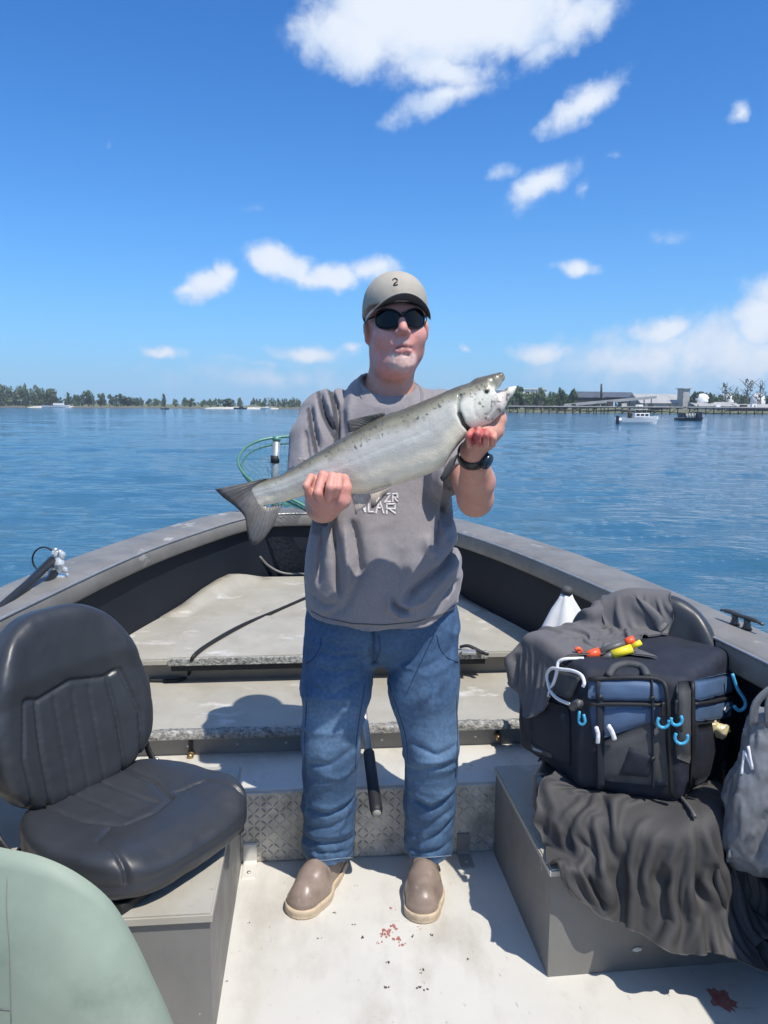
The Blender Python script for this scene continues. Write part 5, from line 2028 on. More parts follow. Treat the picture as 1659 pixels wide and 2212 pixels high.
jaw = sstep(-np.linalg.norm((sn2 - np.array(SN(FX(1470, 210)), np.float32)) / np.array((.030, .040)), axis=1), -1, -.5)
C = lerpc(C, (.60, .47, .46), jaw * .55)
fleck = sstep(vnoise(V * A3((1, .4, 1)) + 9, 190), .17, .24) * headw * sstep(s, .50, .53)
C = lerpc(C, (.10, .085, .075), fleck * .8)
M_fish = nmat('salmon_skin', (.5, .5, .5), 0.32, metal=0.04, attr='Col', var=0.06, vscale=120, bump=0.2, bscale=520, bdist=0.0012, coat=0.3, spec=0.5)
_t = M_fish.node_tree
_v = _t.nodes.new('ShaderNodeTexVoronoi')
_v.inputs['Scale'].default_value = 260
_tc = _t.nodes.new('ShaderNodeTexCoord')
_t.links.new(_tc.outputs['Object'], _v.inputs['Vector'])
_b = _t.nodes.new('ShaderNodeBump')
_b.inputs['Strength'].default_value = 0.35
_b.inputs['Distance'].default_value = 0.001
_t.links.new(_v.outputs['Distance'], _b.inputs['Height'])
_o = [n for n in _t.nodes if n.type == 'BUMP' and n is not _b][0]
_t.links.new(_o.outputs[0], _b.inputs['Normal'])
_t.links.new(_b.outputs[0], _t.nodes['Principled BSDF'].inputs['Normal'])
fish = empty('salmon', (FA[0], 1.78, FA[1]), 0, 'large silver salmon with dark back held across the chest of the man', 'fish')
FO = Vector((FA[0], 1.78, FA[1]))


def inF(o):
    o.location = -FO
    return o


inF(mk_np('body', V, Q, M_fish, fish, C))
M_fin = nmat('fin_membrane', (.2, .19, .18), 0.5, attr='Col', var=0.15, vscale=70, coat=0.2)


def fin(name, base, tip, cols, rays=14, thick=.003, bulge=0.0, yoff=0.0, depth=6):
    """base and tip polylines in survey coordinates; ribbed, thin but solid"""
    B = catmull([FX(*p) for p in base], 6)
    T = catmull([FX(*p) for p in tip], 6)

    def samp(A, n):
        L = np.concatenate([[0], np.cumsum(np.linalg.norm(np.diff(A, axis=0), axis=1))])
        u = np.linspace(0, L[-1], n)
        return np.stack([np.interp(u, L, A[:, 0]), np.interp(u, L, A[:, 1])], 1)
    n = rays * 3
    B, T = samp(B, n), samp(T, n)
    Vs, Cs = [], []
    for sd in (-1, 1):
        for i in range(n):
            for j in range(depth):
                k = j / (depth - 1)
                p = B[i] * (1 - k) + T[i] * k
                th = thick * (1 - .75 * k) * (1.0 if i % 3 == 0 else .45) + .0004
                y = fish_y(p[0]) + yoff + sd * th + bulge * math.sin(k * 1.6) * (1 + .25 * math.sin(i * .35))
                Vs.append((p[0], y, p[1]))
                c0, c1 = np.array(cols[0]), np.array(cols[1])
                c = c0 * (1 - k) + c1 * k
                Cs.append(c * (.85 + .3 * random.random()) * (.92 if i % 3 else 1.06))
    Fc = []
    N = n * depth
    for i in range(n - 1):
        for j in range(depth - 1):
            a = i * depth + j
            Fc.append((a, a + depth, a + depth + 1, a + 1))
            Fc.append((N + a, N + a + 1, N + a + depth + 1, N + a + depth))
    for i in range(n - 1):
        for j in (0, depth - 1):
            a = i * depth + j
            Fc.append((a, a + depth, N + a + depth, N + a) if j else (a, N + a, N + a + depth, a + depth))
    for i in (0, n - 1):
        for j in range(depth - 1):
            a = i * depth + j
            Fc.append((a, a + 1, N + a + 1, N + a) if not i else (a, N + a, N + a + 1, a + 1))
    return inF(mk(name, Vs, Fc, M_fin, fish, True, np.array(Cs)))


fin('tail_fin', [(330, 572), (285, 600), (272, 640), (288, 680), (330, 716), (400, 700)], [(68, 628), (112, 668), (168, 712), (218, 762), (228, 825), (250, 898), (305, 876), (362, 800)], ((.20, .19, .17), (.085, .078, .078)), 18, .0045, -.012, depth=8)
fin('dorsal_fin', [(790, 330), (850, 296), (912, 268)], [(728, 348), (722, 296), (765, 278), (900, 248)], ((.13, .12, .10), (.075, .07, .065)), 10, .003, -.006)
fin('adipose_fin', [(490, 508), (510, 496), (532, 482)], [(480, 484), (482, 472), (505, 474)], ((.36, .34, .30), (.40, .36, .33)), 4, .006, 0)
fin('pelvic_fin', [(835, 640), (870, 628), (935, 604)], [(840, 705), (862, 692), (930, 612)], ((.46, .41, .35), (.035, .03, .03)), 9, .002, -.022, -.020)
fin('anal_fin', [(738, 640), (770, 646), (830, 640)], [(765, 735), (815, 700), (838, 660)], ((.60, .55, .47), (.42, .37, .33)), 8, .0016, -.004, -.01)
fin('pectoral_fin', [(1215, 470), (1240, 452), (1262, 428)], [(1165, 560), (1180, 575), (1215, 540)], ((.12, .11, .10), (.025, .025, .03)), 8, .003, -.004, -.028)
# eye
e2 = FX(1385, 150)
ex = np.array((e2[0], 0, e2[1]))
yy = np.linspace(1.66, 1.80, 300)
pts = np.stack([np.full(300, e2[0]), yy, np.full(300, e2[1])], 1).astype(np.float32)
k = int(np.argmax(fish_sdf(pts) < 0))
ye = float(yy[k])
M_eye = nmat('fish_eye', (.02, .02, .02), .08, coat=.6)
M_iris = nmat('fish_iris', (.42, .38, .24), .3, metal=.3)
for (nm, r_, yo, m_) in (('iris', .0085, .0015, M_iris), ('eye', .0050, .0035, M_eye)):
    R = [[(e2[0] + r_ * f_ * math.cos(a), ye - h_ * yo + .0012, e2[1] + r_ * f_ * math.sin(a)) for a in np.linspace(0, 6.283, 18, endpoint=False)] for f_, h_ in ((1.0, -.6), (1.0, .3), (.8, .75), (.45, .95), (.05, 1.0))]
    inF(rings(nm, R, m_, fish))
# ------------------------------------------------------------------ boat seats
M_vinyl = nmat('grey_vinyl', (0.105, 0.110, 0.122), 0.40, attr='Col', var=0.05, vscale=10, bump=0.12, bscale=500, bdist=0.001, rvar=0.08)


def plc(x, y, pl):
    return pl_dist(np.stack([x, y], 1).astype(np.float32), np.array(pl, np.float32))


def cushion_sdf(P):
    x, y, z = P[:, 0], P[:, 1], P[:, 2]
    rx = np.abs(x)
    a = .250 - .03 * sstep(y, .0, .24)
    e = (np.abs(x / a) ** 3.2 + np.abs((y + .0) / .245) ** 3.2) ** (1 / 3.2)
    d2 = (e - 1) * .22
    top = .086 + .014 * sstep(rx, .10, .19) - .026 * sstep(-y, .15, .26) + .010 * sstep(-y, .02, .12)
    d = smax(d2, np.abs(z - top / 2) - top / 2, .036)
    g = np.zeros(len(P), np.float32)
    for pl in ([(-.125, .24), (-.115, .05), (-.075, -.055), (0, -.075), (.075, -.055), (.115, .05), (.125, .24)],
               [(-.105, -.035), (-.17, -.08), (-.20, -.24)], [(.105, -.035), (.17, -.08), (.20, -.24)]):
        g = np.maximum(g, np.exp(-(plc(x, y, pl) / .0055) ** 2))
    for xx in (-.04, .04):
        g = np.maximum(g, .55 * np.exp(-((x - xx) / .005) ** 2) * sstep(y, -.06, -.03))
    d = d + .0075 * g * (z > .05) + .0022 * vnoise(P, 16) + .0012 * vnoise(P, 45)
    d = d + .003 * np.exp(-((z - .045) / .004) ** 2)
    return d


def back_local(P):
    """backrest frame: x across, t up the tilted back, w thickness"""
    c, s = math.cos(.20), math.sin(.20)
    y, z = P[:, 1] - .215, P[:, 2] - .075
    return P[:, 0], z * c + y * s, y * c - z * s


def back_sdf(P):
    x, t_, w_ = back_local(P)
    hwid = np.interp(t_, [0, .08, .22, .36, .50], [.220, .238, .238, .208, .165]).astype(np.float32)
    ex = np.abs(x / hwid)
    et = np.abs((t_ - .235) / .255)
    d2 = ((ex ** 3.0 + et ** 3.2) ** (1 / 3.1) - 1) * .22
    w_ = w_ + .55 * x * x
    th = .044 + .012 * sstep(np.abs(x), .11, .18) + .010 * sstep(t_, .27, .34)
    d = smax(d2, np.abs(w_) - th, .042)
    g = np.zeros(len(P), np.float32)
    for pl in ([(-.135, .282), (-.10, .272), (0, .292), (.10, .272), (.135, .282)], [(-.115, .0), (-.118, .15), (-.108, .27)], [(.115, .0), (.118, .15), (.108, .27)],
               [(-.165, .02), (-.178, .15), (-.145, .28)], [(.165, .02), (.178, .15), (.145, .28)]):
        g = np.maximum(g, np.exp(-(plc(x, t_, pl) / .0055) ** 2))
    for xx in (-.055, .0, .05):
        g = np.maximum(g, .6 * np.exp(-((x - xx) / .005) ** 2) * sstep(-t_, -.275, -.26))
    return d + .0075 * g * (w_ < 0) + .003 * vnoise(P, 15) + .0010 * vnoise(P, 50)


def groove_dark(V, fn):
    C = np.tile(np.array((.031, .035, .042), np.float32), (len(V), 1))
    return C


_seat = {}
for nm, fn, lo, hi in (('cushion', cushion_sdf, (-.28, -.28, -.02), (.28, .28, .17)), ('backrest', back_sdf, (-.27, .02, .02), (.27, .42, .68))):
    V, Q = sdf_geo(fn, lo, hi, .0046)
    o = mk_np(nm, relax(V, Q, 1, .4), Q, M_vinyl, None, groove_dark(V, fn))
    _seat[nm] = o.data
    bpy.data.objects.remove(o)


def make_seat(loc, rz, label, arm=False):
    r_ = empty('padded_chair', loc, rz, label, 'chair', 'padded boat chairs')
    link('cushion', _seat['cushion'], r_)
    link('backrest', _seat['backrest'], r_)
    box('base_plate', (0, .01, -.012), (.40, .40, .020), M_blackrub, r_, .004)
    V, Fc = tube_geo([(0, 0, -.052), (0, 0, -.02)], [.10, .09], 24)
    mk('swivel', [tuple(v) for v in V], Fc, M_blackrub, r_)
    for s in (-1, 1):
        tube('hinge_bracket', catmull([(s * .232, .05, .02), (s * .240, .16, .035), (s * .240, .215, .085), (s * .232, .235, .17)], 5), .013, M_blackrub, r_, 8, flat=.45)
        R = [[(s * (.246 + h_), .19 + a_ * math.cos(q_), .06 + a_ * math.sin(q_)) for q_ in np.linspace(0, 6.283, 12, endpoint=False)] for a_, h_ in ((.009, -.004), (.009, .004), (.004, .006))]
        rings('hinge_bolt', R, M_alu, r_)
    if arm:
        tube('armrest', [(-.26, .22, .46), (-.262, .16, .458), (-.262, .05, .452), (-.262, .03, .45)], [.02, .022, .022, .016], M_blackrub, r_, 12)
    return r_


SL = Vector((-.628, 1.835, .362))
seat_l = make_seat(SL, 1.02, 'grey vinyl boat chair on the left box, turned towards the man')
SRp, SRa = Vector((.690, 2.045, .335)), -.45
seat_r = make_seat(SRp, SRa, 'grey vinyl boat chair behind and under the blue bag', False)

# pale green windscreen at lower left
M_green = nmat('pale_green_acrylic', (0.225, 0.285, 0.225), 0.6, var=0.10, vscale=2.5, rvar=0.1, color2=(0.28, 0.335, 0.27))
grime_or_tone(M_green, (0.10, 0.15, 0.12), 4.5, 0.60, 0.74, 0.55, (1, 1, 1), 4)  # dark and pale smudges painted in for a translucent look
grime_or_tone(M_green, (0.40, 0.47, 0.39), 2.2, 0.52, 0.70, 0.5, (1, 1, 1), 8)
ws = empty('windscreen', (-.5, 1.1, .0), 0, 'pale green curved windscreen panel at the lower left corner', 'windscreen')
edge = catmull([(-260, 1800), (-120, 1806), (0, 1830), (90, 1850), (170, 1888), (240, 1946), (292, 2030), (330, 2110), (362, 2180), (392, 2260), (430, 2400)], 6)
nb = 16


def ws_y(u, v):
    return 1.10 - .00010 * (u - 100) + .10 * ((u - 60) / 400.0) ** 2


Vs = []
for sd in (0, 1):
    for (u, v) in edge:
        for k in range(nb):
            f_ = k / (nb - 1)
            vv = v + (2560 - v) * f_
            y_ = ws_y(u, vv) - .045 * math.sin(min(1, f_ * 2.2) * 1.57) + sd * .007
            p = W(u, vv, y=y_)
            Vs.append((p.x, p.y + 0, p.z))
ne = len(edge)
N = ne * nb
Fc = []
for i in range(ne - 1):
    for k in range(nb - 1):
        a = i * nb + k
        Fc.append((a, a + 1, a + nb + 1, a + nb))
        Fc.append((N + a, N + a + nb, N + a + nb + 1, N + a + 1))
    a = i * nb
    Fc.append((a, a + nb, N + a + nb, N + a))
    a = i * nb + nb - 1
    Fc.append((a, N + a, N + a + nb, a + nb))
for i in (0, ne - 1):
    for k in range(nb - 1):
        a = i * nb + k
        Fc.append((a, N + a, N + a + 1, a + 1))
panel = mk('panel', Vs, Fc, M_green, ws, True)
panel.location = -Vector((-.5, 1.1, .0))
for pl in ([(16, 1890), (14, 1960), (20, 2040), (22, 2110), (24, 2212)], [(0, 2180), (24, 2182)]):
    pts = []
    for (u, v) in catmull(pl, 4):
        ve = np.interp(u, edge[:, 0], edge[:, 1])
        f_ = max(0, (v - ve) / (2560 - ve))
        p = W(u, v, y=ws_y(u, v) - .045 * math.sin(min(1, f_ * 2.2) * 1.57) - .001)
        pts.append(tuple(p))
    o = tube('reflection_line', pts, .0006, M_riser, ws, 5)  # dark reflected lines of the panel, drawn as thin tubes
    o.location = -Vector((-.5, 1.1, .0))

# ------------------------------------------------------------------ tackle bag
M_navyfab = nmat('navy_nylon', (0.012, 0.016, 0.028), 0.75, var=0.25, vscale=18, bump=0.4, bscale=420, bdist=0.0015)
M_bluefab = nmat('blue_nylon', (0.065, 0.115, 0.205), 0.62, var=0.16, vscale=14, bump=0.35, bscale=420, bdist=0.0015)
M_greyfab = nmat('charcoal_nylon', (0.060, 0.062, 0.066), 0.7, var=0.25, vscale=20, bump=0.4, bscale=420, bdist=0.0015)
M_teal = nmat('bright_blue_rubber', (0.06, 0.38, 0.62), 0.4)
M_cordw = nmat('white_cord', (0.70, 0.71, 0.74), 0.8, bump=0.4, bscale=500, bdist=0.001)
M_orange = nmat('orange_plastic', (0.75, 0.10, 0.03), 0.4)
M_yellow = nmat('yellow_plastic', (0.80, 0.66, 0.03), 0.4)
M_greytube = nmat('grey_tube', (0.10, 0.10, 0.10), 0.45)

BPOLY = np.array([(.440, 2.215), (.545, 1.965), (.76, 1.900), (.975, 2.135), (.80, 2.30), (.60, 2.33)], np.float32)
BZ0, BZ1 = .432, .782


def poly_sdf(x, P2):
    d = np.full(len(x), 1e9, np.float32)
    s = np.ones(len(x), np.float32)
    n = len(P2)
    for i in range(n):
        a, b = P2[i], P2[i - 1]
        e = b - a
        w = x - a
        h = np.clip((w @ e) / (e @ e), 0, 1)
        bb = w - h[:, None] * e
        d = np.minimum(d, (bb ** 2).sum(1))
        c1, c2 = x[:, 1] >= a[1], x[:, 1] < b[1]
        c3 = e[0] * w[:, 1] > e[1] * w[:, 0]
        fl2 = (c1 & c2 & c3) | (~c1 & ~c2 & ~c3)
        s = np.where(fl2, -s, s)
    return s * np.sqrt(d)


def bag_sdf(P):
    z = P[:, 2]
    d2 = poly_sdf(P[:, :2], BPOLY) - .022 - .012 * np.sin(np.clip((z - BZ0) / (BZ1 - BZ0), 0, 1) * math.pi)
    zt = BZ1 + .02 * vnoise(P * A3((1, 1, 0)), 9)
    d = smax(d2, np.abs(z - (BZ0 + zt) / 2) - (zt - BZ0) / 2, .035)
    return d + .008 * vnoise(P, 14) + .003 * fbm(P, 40, 2)


bag = empty('tackle_bag', (.72, 2.1, .45), 0, 'bulging navy and blue tackle bag with many pockets on the right chair', 'bag')
BO = Vector((.72, 2.1, .45))


def inB(o):
    o.location = -BO
    return o


V, Q = sdf_geo(bag_sdf, (.38, 1.83, .42), (1.06, 2.42, .83), .006, margin=.03)
inB(mk_np('main_body', V, Q, M_navyfab, bag))


def bag_hit(u, v, off=0.0):
    d = np.array(ray(u, v), np.float32)
    d = d / d[1]
    t_ = np.linspace(1.70, 2.4, 420, dtype=np.float32)
    pts = np.array((0, 0, CAMZ), np.float32) + d * t_[:, None]
    dd = bag_sdf(pts)
    k = int(np.argmax(dd < off))
    if dd.min() >= off:
        k = int(np.argmin(dd))
    return pts[k]


def bc(cx, cy):
    return 1094.9 + .3132 * cx, 1280.5 + .3132 * cy


def patch(name, poly, mat, thick=.010, parent=bag, n=9, puff=.006, raw=False):
    """sewn-on panel: quad (4 corners, close-up coords) laid on the bag surface, padded"""
    c = [np.array(p if raw else bc(*p), float) for p in poly]
    V, Fc = [], []
    for sd in (0, 1):
        for i in range(n):
            for j in range(n):
                a, b = i / (n - 1), j / (n - 1)
                # round the corners a little
                aa, bb = a, b
                uv = (c[0] * (1 - aa) + c[1] * aa) * (1 - bb) + (c[3] * (1 - aa) + c[2] * aa) * bb
                cu = c[0] * .25 + c[1] * .25 + c[2] * .25 + c[3] * .25
                if (a in (0, 1)) and (b in (0, 1)):
                    uv = uv * .94 + cu * .06
                p = bag_hit(*uv)
                e = min(a, 1 - a, b, 1 - b)
                h_ = thick * min(1, e * 9 + (.35 if sd == 0 else .0)) + puff * math.sin(a * math.pi) * math.sin(b * math.pi)
                h_ += .003 * vnoise(np.array([[p[0], p[1], p[2]]]), 38)[0] * min(1, e * 6)
                if sd:
                    h_ = -.006
                dv = -np.array(ray(*uv))
                dv[2] *= .2
                dv = dv / np.linalg.norm(dv)
                V.append(tuple(p + dv * h_))
    N = n * n
    for i in range(n - 1):
        for j in range(n - 1):
            k = i * n + j
            Fc.append((k, k + n, k + n + 1, k + 1))
            Fc.append((N + k, N + k + 1, N + k + n + 1, N + k + n))
    rim = [i * n for i in range(n)] + [(n - 1) * n + j for j in range(1, n)] + [i * n + n - 1 for i in range(n - 2, -1, -1)] + [j for j in range(n - 2, 0, -1)]
    for a, b in zip(rim, rim[1:] + rim[:1]):
        Fc.append((a, b, N + b, N + a))
    return inB(mk(name, V, Fc, mat, parent))


patch('front_pocket_top', [(560, 585), (1065, 590), (1092, 745), (560, 735)], M_bluefab, .020)
patch('front_pocket', [(565, 765), (1060, 770), (1030, 880), (600, 1020)], M_bluefab, .012)
patch('front_flap', [(618, 1040), (1075, 840), (1125, 1330), (640, 1290)], M_greyfab, .018)
patch('inner_pocket', [(830, 1010), (1040, 1100), (1000, 1270), (740, 1260)], M_navyfab, .024)
patch('divider_pocket', [(1170, 610), (1275, 600), (1275, 1180), (1160, 1130)], M_greyfab, .016)
patch('side_pocket_top', [(1288, 600), (1535, 548), (1560, 680), (1302, 745)], M_bluefab, .022)
patch('side_pocket', [(1300, 760), (1560, 725), (1545, 855), (1302, 885)], M_bluefab, .016)
patch('side_pocket_lower', [(1302, 905), (1520, 880), (1480, 1240), (1290, 1330)], M_navyfab, .018)
patch('left_pocket', [(150, 700), (430, 790), (440, 1200), (170, 1080)], M_navyfab, .020)
patch('left_flap', [(180, 640), (330, 470), (520, 560), (440, 730)], M_greyfab, .028)
patch('badge', [(155, 1020), (325, 1090), (325, 1130), (165, 1070)], M_greyfab, .026, puff=.001)
patch('badge', [(170, 1040), (250, 1070), (250, 1085), (172, 1058)], nmat('pale_badge_print', (.30, .34, .38), .6), .030, puff=.001)


def bag_line(name, pts, r, mat, off, nseg=5, parent=bag, raw=False, flat=1.0):
    out = []
    for p in catmull([(p if raw else bc(*p)) for p in pts], nseg):
        q_ = bag_hit(*p)
        dv = -np.array(ray(*p))
        dv[2] *= .2
        dv /= np.linalg.norm(dv)
        out.append(tuple(q_ + dv * off))
    return inB(tube(name, out, r, mat, parent, 8, flat=flat))


# piping and zips
bag_line('piping', [(560, 580), (900, 570), (1060, 590), (1105, 680), (1120, 900), (1130, 1150), (1140, 1390)], .006, M_blackrub, .022)
bag_line('piping', [(1282, 600), (1285, 800), (1285, 1100), (1270, 1330)], .006, M_blackrub, .020)
bag_line('piping', [(560, 752), (800, 750), (1080, 758)], .005, M_blackrub, .022)
bag_line('piping', [(1295, 752), (1430, 735), (1562, 700)], .005, M_blackrub, .022)
bag_line('top_edge', [(40, 440), (120, 500), (300, 470)], .007, M_blackrub, .010)
for (cx, cy, r_, a0) in ((1080, 862, 40, .2), (1172, 848, 38, -.2), (1205, 968, 44, .1)):
    bag_line('zipper_pull', [(cx + r_ * math.cos(a), cy + r_ * math.sin(a)) for a in np.linspace(a0 - .5, a0 + 3.7, 9)], .0042, M_teal, .034, 3)
    bag_line('pull_tab', [(cx, cy - 130), (cx - 6, cy - 70), (cx, cy - 36)], .004, M_blackrub, .030, 3)
bag_line('zipper_pull', [(500, 800), (500, 870), (520, 890), (540, 870), (530, 820)], .004, M_teal, .022, 4)
for cx in (640, 1000):
    bag_line('webbing', [(cx, 590), (cx + 4, 760), (cx + 6, 900), (cx + 8, 1180), (cx + 8, 1330)], .010, M_navyfab, .019, 4, flat=.35)
bag_line('grab_handle', [(700, 560), (740, 500), (830, 478), (930, 500), (970, 560)], .010, M_greyfab, .022, 5)
for (cx, cy) in ((644, 700), (1004, 705), (1006, 1120)):
    patch('buckle', [(cx - 24, cy - 22), (cx + 24, cy - 22), (cx + 24, cy + 22), (cx - 24, cy + 22)], M_blackrub, .030, n=5, puff=.002)
# hook hanging at the right corner
hk = [PXv for PXv in (W(*bc(1555, 560), y=2.02), W(*bc(1590, 660), y=2.02), W(*bc(1640, 740), y=2.02), W(*bc(1640, 790), y=2.02), W(*bc(1600, 812), y=2.02), W(*bc(1565, 780), y=2.02))]
inB(tube('side_hook', catmull([tuple(p) for p in hk], 5), .0048, M_teal, bag, 8))
# white draw cord
cpts = [(530, 428), (480, 428), (400, 432), (355, 455), (345, 520), (325, 590), (300, 640), (290, 690)]
bag_line('draw_cord', cpts, .0046, M_cordw, .040)
bag_line('draw_cord', [(430, 735), (360, 705), (310, 660), (285, 600), (278, 535), (310, 495), (380, 500), (460, 512), (515, 540), (535, 590), (525, 618)], .0046, M_cordw, .042)
bag_line('cord_toggle', [(455, 765), (480, 735), (510, 740)], .011, M_greytube, .036, 4)
# white fork tips and candy wrapper in the pockets
bag_line('white_handle', [(628, 1010), (630, 950), (618, 905)], .0055, M_cordw, .030)
bag_line('white_handle', [(745, 985), (725, 930), (700, 890)], .0060, M_cordw, .030)
M_foil = nmat('foil_wrapper', (.62, .58, .48), .35, metal=.2, var=.3, vscale=60, color2=(.60, .48, .12))
V, Q = sdf_geo(lambda P: s_ell(P, PX(*bc(1440, 930), 2.0), (.034, .020, .017), rotm(0, .45, 0)) + .022 * fbm(P, 60, 2), PX(*bc(1440, 930), 2.0) - .06, PX(*bc(1440, 930), 2.0) + .06, .0035)
o = mk_np('foil_wrapper', V, Q, M_foil)
tag(o, 'crumpled yellow and silver wrapper tucked in the side pocket of the bag', 'wrapper')
# small white tick mark on the side pocket
bag_line('print_mark', [(1500, 790), (1525, 740), (1530, 760), (1512, 800), (1540, 770)], .0022, M_cordw, .030, 4)

# fishing floats on top of the bag


def rod(name, a, b, r, mat, parent):
    return tube(name, [tuple(a), tuple((Vector(a) * .5 + Vector(b) * .5)), tuple(b)], r, mat, parent, 10)


YT = 2.06
fo = empty('fishing_float', W(*bc(700, 400), y=YT), 0, 'orange tipped grey float lying on top of the bag', 'float', 'floats on the bag')
fo_o = fo.location.copy()
for nm, a, b, r, m in (('tip', (545, 437), (640, 408), .0135, M_orange), ('stem', (640, 408), (820, 345), .0105, M_greytube), ('tip', (818, 345), (878, 322), .0125, M_orange)):
    o = rod(nm, W(*bc(*a), y=YT), W(*bc(*b), y=YT + .0), r, m, fo)
    o.location = -fo_o
fo = empty('fishing_float', W(*bc(780, 420), y=YT - .02), 0, 'yellow float with dark pointed end beside the orange one', 'float', 'floats on the bag')
fo_o = fo.location.copy()
for nm, a, b, r, m in (('tip', (650, 452), (725, 428), [.003, .008, .011], M_greytube), ('stem', (725, 428), (862, 384), .0125, M_yellow), ('hook', (868, 372), (925, 340), .008, M_yellow)):
    o = rod(nm, W(*bc(*a), y=YT - .03), W(*bc(*b), y=YT - .03), r, m, fo)
    o.location = -fo_o
o = tube('red_line', catmull([tuple(W(*bc(*p), y=YT - .01)) for p in ((470, 392), (495, 385), (510, 400), (490, 415))], 4), .006, M_orange, None, 6)
tag(o, 'short red cord end beside the white draw cord', 'cord')


# ------------------------------------------------------------------ garments (draped)
def seat_world_sdf(P):
    c, s = math.cos(SRa), math.sin(SRa)
    q = P - A3(SRp)
    L = np.stack([q[:, 0] * c + q[:, 1] * s, -q[:, 0] * s + q[:, 1] * c, q[:, 2]], 1).astype(np.float32)
    return np.minimum(cushion_sdf(L), back_sdf(L))


def boxr_sdf(P):
    c, s = math.cos(TH), math.sin(TH)
    L = np.stack([P[:, 0] * c + P[:, 1] * s, -P[:, 0] * s + P[:, 1] * c, P[:, 2]], 1).astype(np.float32)
    return s_box(L, (.85, 2.04, .15), (.272, .29, .156), .004)


def coll_under(P):
    return np.minimum(np.minimum(seat_world_sdf(P), boxr_sdf(P)), bag_sdf(P))


M_jack = nmat('charcoal_jacket', (0.050, 0.049, 0.050), 0.72, var=0.08, vscale=10, bump=0.25, bscale=500, bdist=0.0012)
M_jack2 = nmat('grey_jacket', (0.115, 0.113, 0.118), 0.82, var=0.07, vscale=10, bump=0.25, bscale=500, bdist=0.0012)
fr = np.array((math.sin(SRa), -math.cos(SRa)))
rr_ = np.array((math.cos(SRa), math.sin(SRa)))


def solid_sheet(name, X, nu, nv, Q, mat, thick=.004, sub=True):
    """give the relaxed sheet a thickness"""
    G = X.reshape(nu, nv, 3)
    du, dv = np.gradient(G, axis=0), np.gradient(G, axis=1)
    nrm = np.cross(du, dv)
    nrm /= np.linalg.norm(nrm, axis=2, keepdims=True) + 1e-9
    if nrm[..., 2].mean() < 0:
        nrm = -nrm
    V = np.concatenate([X + nrm.reshape(-1, 3) * thick / 2, X - nrm.reshape(-1, 3) * thick / 2])
    n = len(X)
    id_ = np.arange(n).reshape(nu, nv)
    rim = np.concatenate([id_[:, 0], id_[-1, 1:], id_[-2::-1, -1], id_[0, -2:0:-1]])
    rq = np.stack([rim, np.roll(rim, -1), np.roll(rim, -1) + n, rim + n], 1)
    QQ = np.concatenate([Q, Q[:, ::-1] + n, rq])
    o = mk_np(name, V, QQ, mat)
    if sub:
        m = o.modifiers.new('smooth', 'SUBSURF')
        m.levels = 1
        m.render_levels = 1
    return o




def drape_height(xy, fn, z1, z0, off):
    """height at which a sheet lowered from above first touches"""
    zs = np.arange(z1, z0, -.008, dtype=np.float32)
    h_ = np.full(len(xy), z0, np.float32)
    done = np.zeros(len(xy), bool)
    for z in zs:
        m = np.where(~done)[0]
        if not len(m):
            break
        P = np.concatenate([xy[m], np.full((len(m), 1), z)], 1).astype(np.float32)
        hit = fn(P) < off
        h_[m[hit]] = z
        done[m[hit]] = True
    return h_


def garment(name, gu, gv, fn, z1, z0, slack, seed, it, grav, blur, pinf=None, hfn=None, fq=11):
    nu, nv = gu.shape
    xy = (np.array(SRp[:2]) + gu[..., None] * rr_ + gv[..., None] * fr).reshape(-1, 2)
    h_ = drape_height(xy, hfn or fn, z1, z0, .012).reshape(nu, nv)
    for _ in range(blur):
        p = np.pad(h_, 1, mode='edge')
        h_ = np.maximum(h_, (p[:-2, 1:-1] + p[2:, 1:-1] + p[1:-1, :-2] + p[1:-1, 2:]) / 4)
    r_ = np.random.default_rng(seed)
    X0 = np.concatenate([xy, h_.reshape(-1, 1)], 1)
    E, Q = grid_edges(nu, nv)
    L3 = np.linalg.norm(X0[E[:, 0]] - X0[E[:, 1]], axis=1)
    L2 = np.linalg.norm(xy[E[:, 0]] - xy[E[:, 1]], axis=1)
    rest = np.minimum(L3, L2 * 2.2) * (slack + .5 * fbm(X0[E[:, 0]] * A3((1, 1, .3)), fq, 2))
    bump = fbm(X0 * A3((1, 1, .6)) + seed, fq * 1.3, 2)
    pin = None if pinf is None else pinf(X0)
    X0[:, 2] += np.clip(.05 * bump, -.004, 1) * (1 if pin is None else ~pin)
    push = sdf_push(fn, .008)
    cnt = [0]

    def col(X):
        cnt[0] += 1
        if cnt[0] % 2:
            X = push(X)
            X[:, 2] = np.maximum(X[:, 2], .14)
        return X
    X = cloth(X0, E, rest, col, it=it, grav=grav, pin=pin, damp=.80, inner=7)
    return push(X), Q


nu, nv = 78, 70
gu, gv = np.meshgrid(np.linspace(-.15, .38, nu), np.linspace(-.04, .33, nv), indexing='ij')
gv = gv - .06 * sstep(gu, .12, .34) * np.clip(gv / .27, 0, 1) - .05 * np.clip(gu + .15, 0, .1) * 0
gu = gu - .07 * np.clip(1 - gv / .2, 0, 1) * (gu < 0) + .03 * np.sin(gv * 22)
X, Q = garment('jacket', gu, gv, coll_under, .56, .17, 1.24, 3, 46, .00008, 10, lambda X: poly_sdf(X[:, :2].astype(np.float32), BPOLY) < -.02, lambda P: np.minimum(seat_world_sdf(P), boxr_sdf(P)), 9)
X[:, 2] = np.where(poly_sdf(X[:, :2].astype(np.float32), BPOLY) < -.02, .430, X[:, 2])
o = solid_sheet('jacket', X, nu, nv, Q, M_jack)
tag(o, 'dark grey jacket crumpled under the blue bag and hanging over the box', 'jacket')
